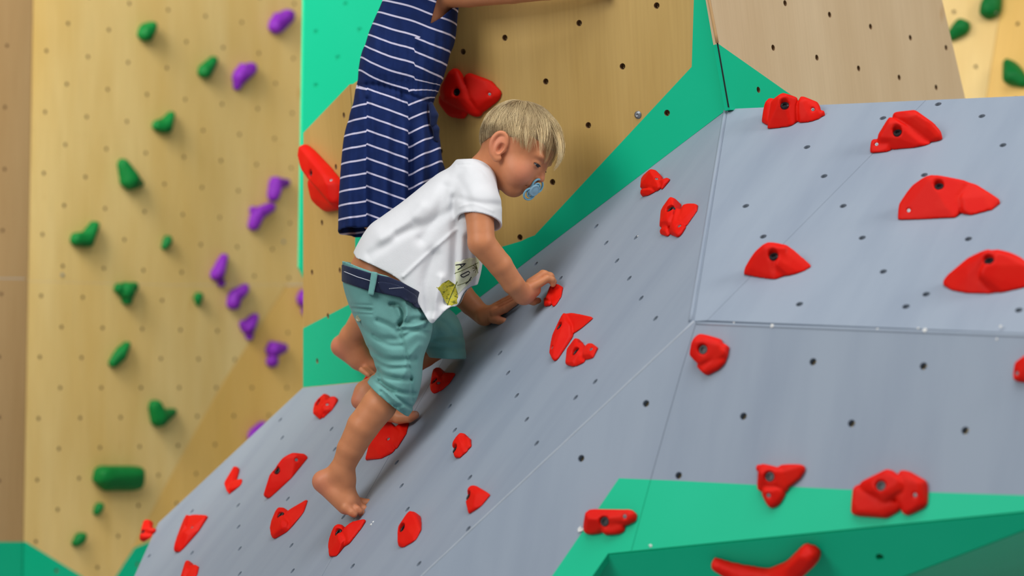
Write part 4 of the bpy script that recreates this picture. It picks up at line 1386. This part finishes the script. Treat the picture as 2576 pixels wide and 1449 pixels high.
hs = plane_sd(S, P(1190, 529, 4.655), P(1150, 551, 4.705), P(1263, 572, 4.705))
hs2 = plane_sd(S, P(1180, 560, 4.86), P(1140, 575, 4.92), P(1230, 580, 4.92))
ht = keep_poly(S, [(889, 640), (912, 655), (955, 675), (1003, 702), (1036, 738), (1060, 775), (1085, 812), (1102, 801), (1119, 783), (1135, 772), (1152, 766), (1185, 720), (1300, 690), (1300, 500), (1262, 478), (1245, 441), (1222, 414), (1196, 401), (1172, 399), (1150, 397), (1110, 396), (1000, 410), (850, 560)], 4.72, True)
T_ = 0.0046
fo = smin(smin(np.maximum(ft, ht), np.maximum(fs, hs), 0.012), np.maximum(fs2, hs2), 0.012)
fi = np.minimum(np.minimum(ft, np.maximum(fs, hs - 0.012)), np.maximum(fs2, hs2 - 0.012)) + T_
below = ((S.ax[2][None, None, :] - (CH + (724.5 - 518) / F * 4.75))).astype(np.float32)
wall = np.maximum(np.maximum(np.maximum(ft, ht), -(ft + T_)), below)
S.D = np.minimum(np.maximum(fo, -fi), wall).astype(np.float32)
v, f = S.mesh(1)
v, f = largest(v, f)
shirt = boy_part('t_shirt', v, f, SHIRT)
sb = bvh_of(v, f)


def sub(o, n, par):
    """hand a child built under the boy's space to the part it belongs to"""
    if o is not None: o.parent = par
    return o


PRINT, nt_, b_ = new_mat('leaf_print', 0.8, 0.2)
nn_ = noise(nt_, 70, detail=3, sc=(1, 1, 2.2))
nt_.links.new(ramp(nt_, nn_, [(0.35, (0.16, 0.17, 0.02)), (0.46, (0.55, 0.48, 0.04)), (0.60, (0.36, 0.36, 0.06)), (0.75, (0.78, 0.72, 0.35))]), b_.inputs['Base Color'])
PALE, nt_, b_ = new_mat('pale_print', 0.8, 0.2)
nt_.links.new(ramp(nt_, noise(nt_, 40, detail=3), [(0.4, (0.62, 0.66, 0.42)), (0.65, (0.78, 0.80, 0.64))]), b_.inputs['Base Color'])
LEAF = plain('olive_ink', (0.10, 0.12, 0.02), 0.8)
for o in (decal('print_panel', sb, [(1144, 660), (1170, 652), (1204, 644), (1206, 668), (1200, 690), (1178, 716), (1152, 740), (1146, 720)], PALE, boy),
          decal('print_panel', sb, [(1098, 723), (1112, 713), (1128, 704), (1145, 716), (1152, 745), (1150, 764), (1136, 769), (1126, 768), (1115, 750)], PRINT, boy),
          stroke('printed_letter', sb, [(1146, 667), (1171, 663), (1152, 679)], 1.5, INK, boy), stroke('printed_letter_bar', sb, [(1158, 666), (1162, 672)], 1.4, INK, boy),
          stroke('printed_letter', sb, [(1158, 692), (1178, 682), (1181, 686), (1179, 690), (1166, 697), (1161, 696)], 1.5, INK, boy, closed=True),
          stroke('printed_letter', sb, [(1185, 697), (1178, 708), (1171, 714)], 1.6, INK, boy),
          stroke('printed_branch', sb, [(1144, 688), (1172, 676), (1202, 661)], 0.9, LEAF, boy), stroke('printed_branch', sb, [(1150, 718), (1168, 712), (1184, 704)], 0.9, LEAF, boy),
          stroke('printed_branch', sb, [(1126, 768), (1136, 740), (1150, 708)], 1.2, LEAF, boy),
          *[stroke('printed_frond', sb, [(1199, 674), (1199 + 11 * math.cos(t), 674 + 13 * math.sin(t))], 1.1, LEAF, boy, step=2) for t in (1.3, 1.9, 2.5, 3.1, 3.7, 4.3)]):
    sub(o, None, shirt)

# ------------------------------------------------------------------ shorts, belt
K = Vol(P(850, 1062, 4.60), (-0.075, 5.02, 1.395), 0.0020)
near = [(846, 620), (900, 600), (1050, 690), (1062, 762), (1087, 808), (1083, 850), (1066, 900), (1060, 960), (1047, 1008), (1019, 1050), (985, 1095), (895, 1030), (925, 970), (945, 930), (926, 880), (903, 820), (883, 772), (865, 715), (862, 665)]
far_ = [(1000, 690), (1060, 735), (1120, 770), (1152, 800), (1168, 850), (1174, 905), (1178, 955), (1085, 960), (1082, 905), (1050, 860), (1000, 820)]
pel = [(850, 610), (1050, 690), (1066, 775), (1085, 830), (1060, 872), (1000, 880), (930, 850), (890, 795), (866, 725), (860, 660)]
fn = inflate(K, near, 4.735, 0.076, 0.045)
fn = creases(K, fn, [([(883, 776), (934, 780)], 0.0040, 0.0028), ([(881, 766), (936, 768)], 0.0014, 0.0020), ([(886, 789), (936, 791)], 0.0014, 0.0020),
                     ([(992, 763), (1014, 861), (1031, 934), (1035, 1011)], 0.0021, 0.0030), ([(984, 765), (1003, 768), (1012, 782), (1014, 798), (1004, 818)], 0.0069, 0.0040), ([(1020, 760), (1024, 790), (1010, 822)], -0.0046, 0.0043),
                     ([(1003, 818), (1030, 806), (1070, 800)], 0.0052, 0.0050), ([(1006, 830), (1045, 830), (1080, 842)], 0.0046, 0.0050), ([(950, 806), (985, 822), (1010, 850)], 0.0040, 0.0050),
                     ([(940, 935), (980, 950), (1030, 955)], 0.0057, 0.0050), ([(952, 960), (1000, 985), (1040, 992)], 0.0046, 0.0043), ([(925, 880), (970, 905), (1040, 905)], 0.0046, 0.0065),
                     ([(960, 985), (985, 1010), (1012, 1040)], 0.0034, 0.0043), ([(900, 820), (950, 850), (1000, 855)], 0.0034, 0.0072), ([(1055, 870), (1030, 900), (1015, 950)], -0.0034, 0.0072), ([(934, 951), (975, 981), (1030, 1027)], 0.0034, 0.0034), ([(950, 930), (962, 965), (990, 985)], 0.0035, 0.0040), ([(1060, 805), (1040, 815), (1012, 812)], 0.0040, 0.0045), ([(1078, 822), (1050, 828), (1020, 845)], 0.0040, 0.0045), ([(940, 845), (975, 868), (1010, 870)], 0.0030, 0.0050), ([(930, 905), (975, 925), (1025, 925)], 0.0035, 0.0045), ([(960, 1000), (990, 1022), (1010, 1020)], 0.0030, 0.0040)], 4.66, 4.73)
cuff = halfplane(K, (925, 970), (1019, 1050), 4.66)     # sign fixed below
A_, B_ = np.meshgrid(K.ax[0], K.ax[2], indexing='ij')
pt = P(900, 800, 4.66)
ia, ib = np.argmin(abs(K.ax[0] - pt[0])), np.argmin(abs(K.ax[2] - pt[2]))
if cuff[ia, 0, ib] > 0: cuff = -cuff                     # negative above the hem
fn = fn - 0.0042 * (1 / (1 + np.exp((-cuff - 0.0175) / 0.0009)))
fh = halfplane(K, (1178, 903), (1085, 899), 4.88)
if fh[ia, 0, ib] > 0: fh = -fh
ff = inflate(K, far_, 4.880, 0.064, 0.042)
ff = creases(K, ff, [([(1085, 850), (1120, 845), (1160, 850)], 0.003, 0.007), ([(1082, 870), (1120, 872), (1165, 878)], 0.003, 0.006), ([(1090, 800), (1120, 815), (1140, 840)], 0.004, 0.008)], 4.83, 4.88)
fp = inflate(K, pel, 4.80, 0.108, 0.055)
wp = keep_poly(K, [(864, 657), (885, 664), (905, 672), (938, 684), (975, 694), (1000, 705), (1050, 735), (1090, 760), (1300, 760), (1300, 1300), (700, 1300), (700, 640)], 4.70, False)
fo = smin(smin(np.maximum(fn, cuff), np.maximum(ff, fh), 0.02), fp, 0.015)
fu = smin(smin(fn, ff, 0.02), fp, 0.015)
lim = np.minimum(np.maximum(cuff, -1), np.maximum(fh, -1))
D = np.maximum(np.maximum(fo, wp), -(fu + 0.0060))
K.D = D.astype(np.float32)
v, f = K.mesh(1)
shorts = boy_part('shorts', v, f, SHORTS)
kb = bvh_of(v, f)
bandp = [(838, 655), (858, 664), (867, 667), (903, 677), (938, 688), (982, 697), (1010, 708), (1046, 728), (1085, 752), (1085, 785), (1044, 772), (1030, 753), (972, 740), (929, 731), (896, 720), (864, 710), (838, 700)]
bd = keep_poly(K, bandp, 4.70, False)
K.D = np.maximum(np.maximum(fu - 0.0052, bd), -(fu - 0.0004)).astype(np.float32)
v, f = K.mesh(1)
v, f = largest(v, f)
belt = boy_part('belt', v, f, NAVY_WEB)
bb = bvh_of(v, f)
for o in (stroke('white_stitching', bb, [(866, 683), (900, 697), (936, 708)], 0.9, THREAD, boy), stroke('white_stitching', bb, [(952, 711), (958, 713)], 0.9, THREAD, boy)):
    sub(o, None, belt)
lp = keep_poly(K, [(938, 683), (954, 686), (950, 712), (943, 744), (929, 741), (934, 712)], 4.70, False)
yn = (K.ax[1][None, :, None] - 4.78)
K.D = np.maximum(np.maximum(np.maximum(fu - 0.0088, lp), -(fu - 0.0004)), yn).astype(np.float32)
v, f = K.mesh(1)
sub(boy_part('belt_loop', v, f, SHORTS), None, shorts)
# tongue of the belt, lying over the band
K.D = np.maximum(np.maximum(np.maximum(fu - 0.0080, keep_poly(K, [(956, 712), (964, 709), (1000, 716), (1040, 736), (1052, 752), (1040, 764), (1010, 749), (975, 740), (962, 730)], 4.70, True)), -(fu - 0.0052)), yn).astype(np.float32)
v, f = K.mesh(1)
v, f = largest(v, f)
sub(boy_part('belt_tongue', v, f, NAVY_WEB), None, belt)
tb = bvh_of(v, f)
for k in range(13):
    x, y = 979 + 3.4 * k, 726.5 - 0.35 * k + 0.012 * k * k
    sub(stroke('white_stitching', tb, [(x, y - 1.0), (x + 1.9, y + 0.4)], 0.8, THREAD, boy), None, belt)

c = cast(kb, 903, 801, 0.0002)
v, f = lathe([(0.0070, 0), (0.0070, 0.0018), (0.0058, 0.0026), (0.0046, 0.0018), (0.0020, 0.0018)], c, (-0.45, -0.88, 0.1), 18)
sub(boy_part('button', v, f, PEARL), None, shorts)

# ------------------------------------------------------------------ pacifier (held in the mouth, so a thing of its own)
pc = P(1316, 477, 4.665)
pn = np.array([0.58, -0.66, -0.47]); pn /= np.linalg.norm(pn)
pa = np.array([-0.79, 0, -0.61]); pa = pa - pn * (pa @ pn); pa /= np.linalg.norm(pa)
pb = np.cross(pn, pa)
mouth = H(7.6, -6.95)
pc = mouth + pn * 0.010


def PP(a, b, n=0.0):
    return pc + 0.001 * (a * pa + b * pb + n * pn) - pn * 0.0


pac = empty('pacifier', pc)
tag(pac, 'pale blue pacifier with a looped butterfly shield, held in the boy\'s mouth', 'pacifier')
sh = []
for s, rx, ry, cx in ((-1, 13.5, 15.5, 11.0), (1, 12.0, 14.0, 12.0)):
    o1 = [PP(s * cx + rx * math.cos(t), ry * math.sin(t), -0.004 * (s * cx + rx * math.cos(t)) ** 2) for t in np.linspace(0, 2 * math.pi, 30)[:-1]]
    sh.append(tube(o1, 0.0022, 8, True))
    o2 = [PP(s * (cx - 3) + 8.0 * math.cos(t), 9.0 * math.sin(t), 1.0 - 0.004 * (s * cx) ** 2) for t in np.linspace(0, 2 * math.pi, 26)[:-1]]
    sh.append(tube(o2, 0.0017, 8, True))
    sh.append(tube([PP(s * 8, 0, 0.5), PP(s * (cx - 3 + 6), 0, -0.3)], 0.0025, 8))
v, f = join(sh)
mesh_obj('shield', np.array(v) - pc, f, BABYBLUE, pac, smooth=True)
v, f = lathe([(0.0125, -0.003), (0.0130, 0.002), (0.0122, 0.0042), (0.0106, 0.0052), (0.0098, 0.0046), (0.0060, 0.0056), (0.0015, 0.0060)], pc, pn, 32)
mesh_obj('button', np.array(v) - pc, f, BLUEGREY, pac, smooth=True)
v, f = lathe([(0.006, 0.0), (0.0055, -0.006), (0.008, -0.014), (0.007, -0.020), (0.003, -0.024)], pc, pn, 16)
mesh_obj('teat', np.array(v) - pc, f, plain('latex', (0.6, 0.45, 0.25), 0.3), pac, smooth=True)

# ------------------------------------------------------------------ the older child in the striped dress
girl_at = P(900, 930, 5.27)
GLOC = np.array(girl_at)
Gv = Vol(P(820, 965, 5.32) - np.array([0.0, 0.50, 0.0]), P(1560, -370, 5.32) + 0.01, 0.0034)
Gv.ax  # grid
YC = 5.005
Gt = inflate(Gv, [(1000, -70), (960, 60), (925, 150), (915, 210), (895, 300), (890, 420), (905, 560), (1000, 600), (1075, 540), (1095, 420), (1075, 290), (1085, 230), (1120, 130), (1140, 20), (1135, -70), (1070, -95)], YC, 0.064, 0.05)
Gv.D = smin(Gv.D, Gt, 0.02)
Gv.chain([(1085, -70, 4.97, 40), (1105, -130, 4.91, 42)], 0.02)
hg = P(1110, -215, 4.88)
Gv.ell(hg, (0.082, 0.072, 0.095), None, 0.02)
Gv.ell(hg + np.array([0.03, 0, -0.055]), (0.045, 0.05, 0.05), None, 0.02)
Gv.ell(hg + np.array([0.083, 0, -0.02]), (0.012, 0.008, 0.014), None, 0.01)
Gv.chain([(1112, -22, 4.975, 42), (1180, -18, 4.94, 36), (1290, -22, 4.895, 31), (1380, -26, 4.87, 26), (1455, -32, 4.855, 21)], 0.012)
Gv.chain([(1455, -32, 4.855, 20), (1495, -44, 4.850, 18)], 0.01)
for k in range(4):
    Gv.chain([(1498, -56 + 9 * k, 4.852, 8), (1530, -66 + 10 * k, 4.850, 7), (1538, -52 + 10 * k, 4.862, 6.5)], 0.005)
Gv.chain([(1480, -25, 4.845, 9), (1510, -14, 4.850, 7)], 0.005)
Gv.chain([(1030, -50, 5.03, 40), (1020, -180, 5.0, 30), (1080, -320, 4.93, 22)], 0.012)
Gv.chain([(985, 540, 5.03, 58), (985, 690, 5.10, 44), (928, 785, 5.18, 38), (885, 845, 5.235, 27), (868, 868, 5.255, 27)], 0.015)
Gv.chain([(858, 872, 5.262, 26), (905, 905, 5.258, 27), (932, 925, 5.248, 22)], 0.012)
Gv.chain([(885, 845, 5.235, 27), (905, 895, 5.25, 28)], 0.012)
for k, (x, y, r) in enumerate(((948, 938, 13), (944, 941, 9), (940, 942, 9), (934, 944, 8.5), (928, 944, 8))):
    Gv.chain([(x - 18, y - 14, 5.262 - 0.017 * k, r), (x, y, 5.255 - 0.017 * k, r * 0.8)], 0.005)
Gv.chain([(1050, 550, 4.98, 55), (1045, 690, 5.03, 43), (1015, 800, 5.09, 36), (985, 890, 5.12, 26)], 0.015)
Gv.chain([(975, 918, 5.13, 23), (1010, 926, 5.105, 23), (1033, 928, 5.085, 15)], 0.012)
v, f = Gv.mesh(1)
girl = mesh_obj('person', v, f, SKIN, None, girl_at, True)
tag(girl, 'person in a navy dress with thin white stripes, behind the toddler, arm reaching right', 'person')
tint_skin(girl, v, [(P(845, 880, 5.25), 0.035, ROSY, 0.6), (P(930, 930, 5.25), 0.03, ROSY, 0.4)])

DRESS, nt_, b_ = new_mat('striped_jersey', 0.85, 0.2)
a_ = nt_.nodes.new('ShaderNodeAttribute'); a_.attribute_name = 'stripe'
fr = nt_.nodes.new('ShaderNodeMath'); fr.operation = 'FRACT'; nt_.links.new(a_.outputs['Fac'], fr.inputs[0])
cp = nt_.nodes.new('ShaderNodeMath'); cp.operation = 'COMPARE'; cp.inputs[1].default_value = 0.5; cp.inputs[2].default_value = 0.066
nt_.links.new(fr.outputs[0], cp.inputs[0])
navy = ramp(nt_, noise(nt_, 40, detail=3), [(0.3, (0.005, 0.016, 0.080)), (0.7, (0.007, 0.022, 0.110))])
nt_.links.new(mixc(nt_, cp.outputs[0], navy, (0.60, 0.57, 0.72)), b_.inputs['Base Color'])
bump(nt_, b_, noise(nt_, 25, detail=3), 0.3, 0.005)
NAVY = cloth('navy_jersey', (0.005, 0.013, 0.06), 0.85)

Dv = Vol(P(835, 650, YC) - np.array([0.0, 0.16, 0.0]), P(1180, -85, YC) + np.array([0.0, 0.14, 0.0]), 0.0026)
dpoly = [(990, -90), (963, 0), (938, 58), (916, 118), (903, 170), (899, 207), (893, 238), (880, 290), (868, 360), (858, 470), (850, 572), (846, 660), (1085, 660), (1098, 540), (1120, 440), (1112, 374), (1096, 318), (1088, 282), (1095, 245), (1109, 213), (1129, 150), (1145, 95), (1152, 30), (1158, -90)]
def Wd(A, Bz):
    y = 724.5 - (Bz - CH) * F / YC
    return 0.078 + 0.007 * np.clip((y - 60) / 100, 0, 1) + 0.005 * np.clip((y - 240) / 250, 0, 1) - 0.008 * np.exp(-((y - 222) / 30) ** 2)
fd = inflate(Dv, dpoly, YC, Wd, 0.05)
XX, YY, ZZ = Dv.ax[0][:, None, None], Dv.ax[1][None, :, None], Dv.ax[2][None, None, :]
pxx = 1288 + XX * F / YC; pyy = 724.5 - (ZZ - CH) * F / YC
ph_ = pxx + 260 * (YY - YC)
wa = np.exp(-((pyy - 225) / 38) ** 2)
fd = fd + (0.0013 * wa * np.sin(ph_ * 2 * np.pi / 14)).astype(np.float32)
sk = np.clip((pyy - 235) / 120, 0, 1)
fd = fd + (0.0042 * sk * np.sin(ph_ * 2 * np.pi / 46 + 0.6 * np.sin(pyy / 60))).astype(np.float32)
up = np.clip((205 - pyy) / 60, 0, 1) * np.clip((pyy - 60) / 60, 0, 1)
fd = fd + (0.0012 * up * np.sin(ph_ * 2 * np.pi / 24)).astype(np.float32)
fd = creases(Dv, fd, [([(925, 250), (930, 350), (930, 470), (934, 575)], 0.006, 0.006), ([(1012, 245), (1030, 330), (1036, 430), (1040, 560)], 0.008, 0.008),
                      ([(900, 212), (950, 214), (1010, 232), (1060, 250), (1090, 252)], 0.004, 0.004), ([(1050, 120), (1080, 170), (1085, 215)], 0.003, 0.008), ([(880, 300), (872, 400), (868, 560)], 0.003, 0.008)], YC - 0.07, YC)
hemd = (pyy - (573 + 0.03 * (pxx - 850))) * YC / F + 0.10 * (YC - 0.085 - YY)
topd = (-70 - pyy) * YC / F
arm_ = keep_poly(Dv, [(1100, -100), (1104, 2), (1085, 71), (1112, 54), (1143, 24), (1152, 0), (1162, -100)], YC, False)
armc = np.maximum(-arm_, 0.004 - (YC - YY))
armc = -np.maximum(arm_, (YY - YC - 0.01))
D = np.maximum(np.maximum(fd, hemd), np.maximum(topd, armc))
Dv.D = np.maximum(D, -(fd + 0.0060)).astype(np.float32)
v, f = Dv.mesh(1)
dress = mesh_obj('dress', v - GLOC, f, DRESS, girl, smooth=True)
px_ = 1288 + v[:, 0] * F / YC; py_ = 724.5 - (v[:, 2] - CH) * F / YC
gu = 0.33 * (px_ - 925) - 14 * np.exp(-((px_ - 900) / 28) ** 2) + 1.5 * np.sin(px_ / 17) + 5 * ((px_ > 1046) & (py_ > 105))
gs = np.where(px_ < 928, -0.12 * (px_ - 928), np.where(px_ < 1031, -4 + 0.36 * (px_ - 928), 39 - 0.46 * (px_ - 1031)))
bl = np.clip((py_ - 205) / 45, 0, 1)
g = gu * (1 - bl) + gs * bl
attr_float(dress, 'stripe', (py_ - g - 26) / 34.6 + 0.5 + 20)
for pts in ([(1084, 262, 4.955, 6), (1092, 290, 4.950, 11), (1090, 312, 4.952, 9)], [(1086, 300, 4.955, 6), (1097, 325, 4.952, 9), (1098, 352, 4.955, 7)]):
    lo = np.min([P(*p[:3]) for p in pts], 0) - 0.02; hi = np.max([P(*p[:3]) for p in pts], 0) + 0.02
    tv_ = Vol(lo, hi, 0.002); tv_.chain(pts, 0.002)
    v, f = tv_.mesh(1)
    mesh_obj('sash', v - GLOC, f, NAVY, girl, smooth=True)
gh = Vol(hg - 0.13, hg + 0.13, 0.004)
gh.ell(hg + np.array([-0.006, 0, 0.008]), (0.090, 0.080, 0.100), None, 0)
gh.ell(hg + np.array([-0.075, 0, -0.04]), (0.03, 0.035, 0.075), None, 0.02)
gh.ell(hg + np.array([0.075, 0, -0.045]), (0.06, 0.075, 0.085), None, 0.01, cut=True)
v, f = gh.mesh(1)
hair2 = mesh_obj('hair', v - GLOC, f, HAIR, girl, smooth=True)
attr_color(hair2, 'tint', np.tile((0.35, 0.24, 0.12), (len(v), 1)))
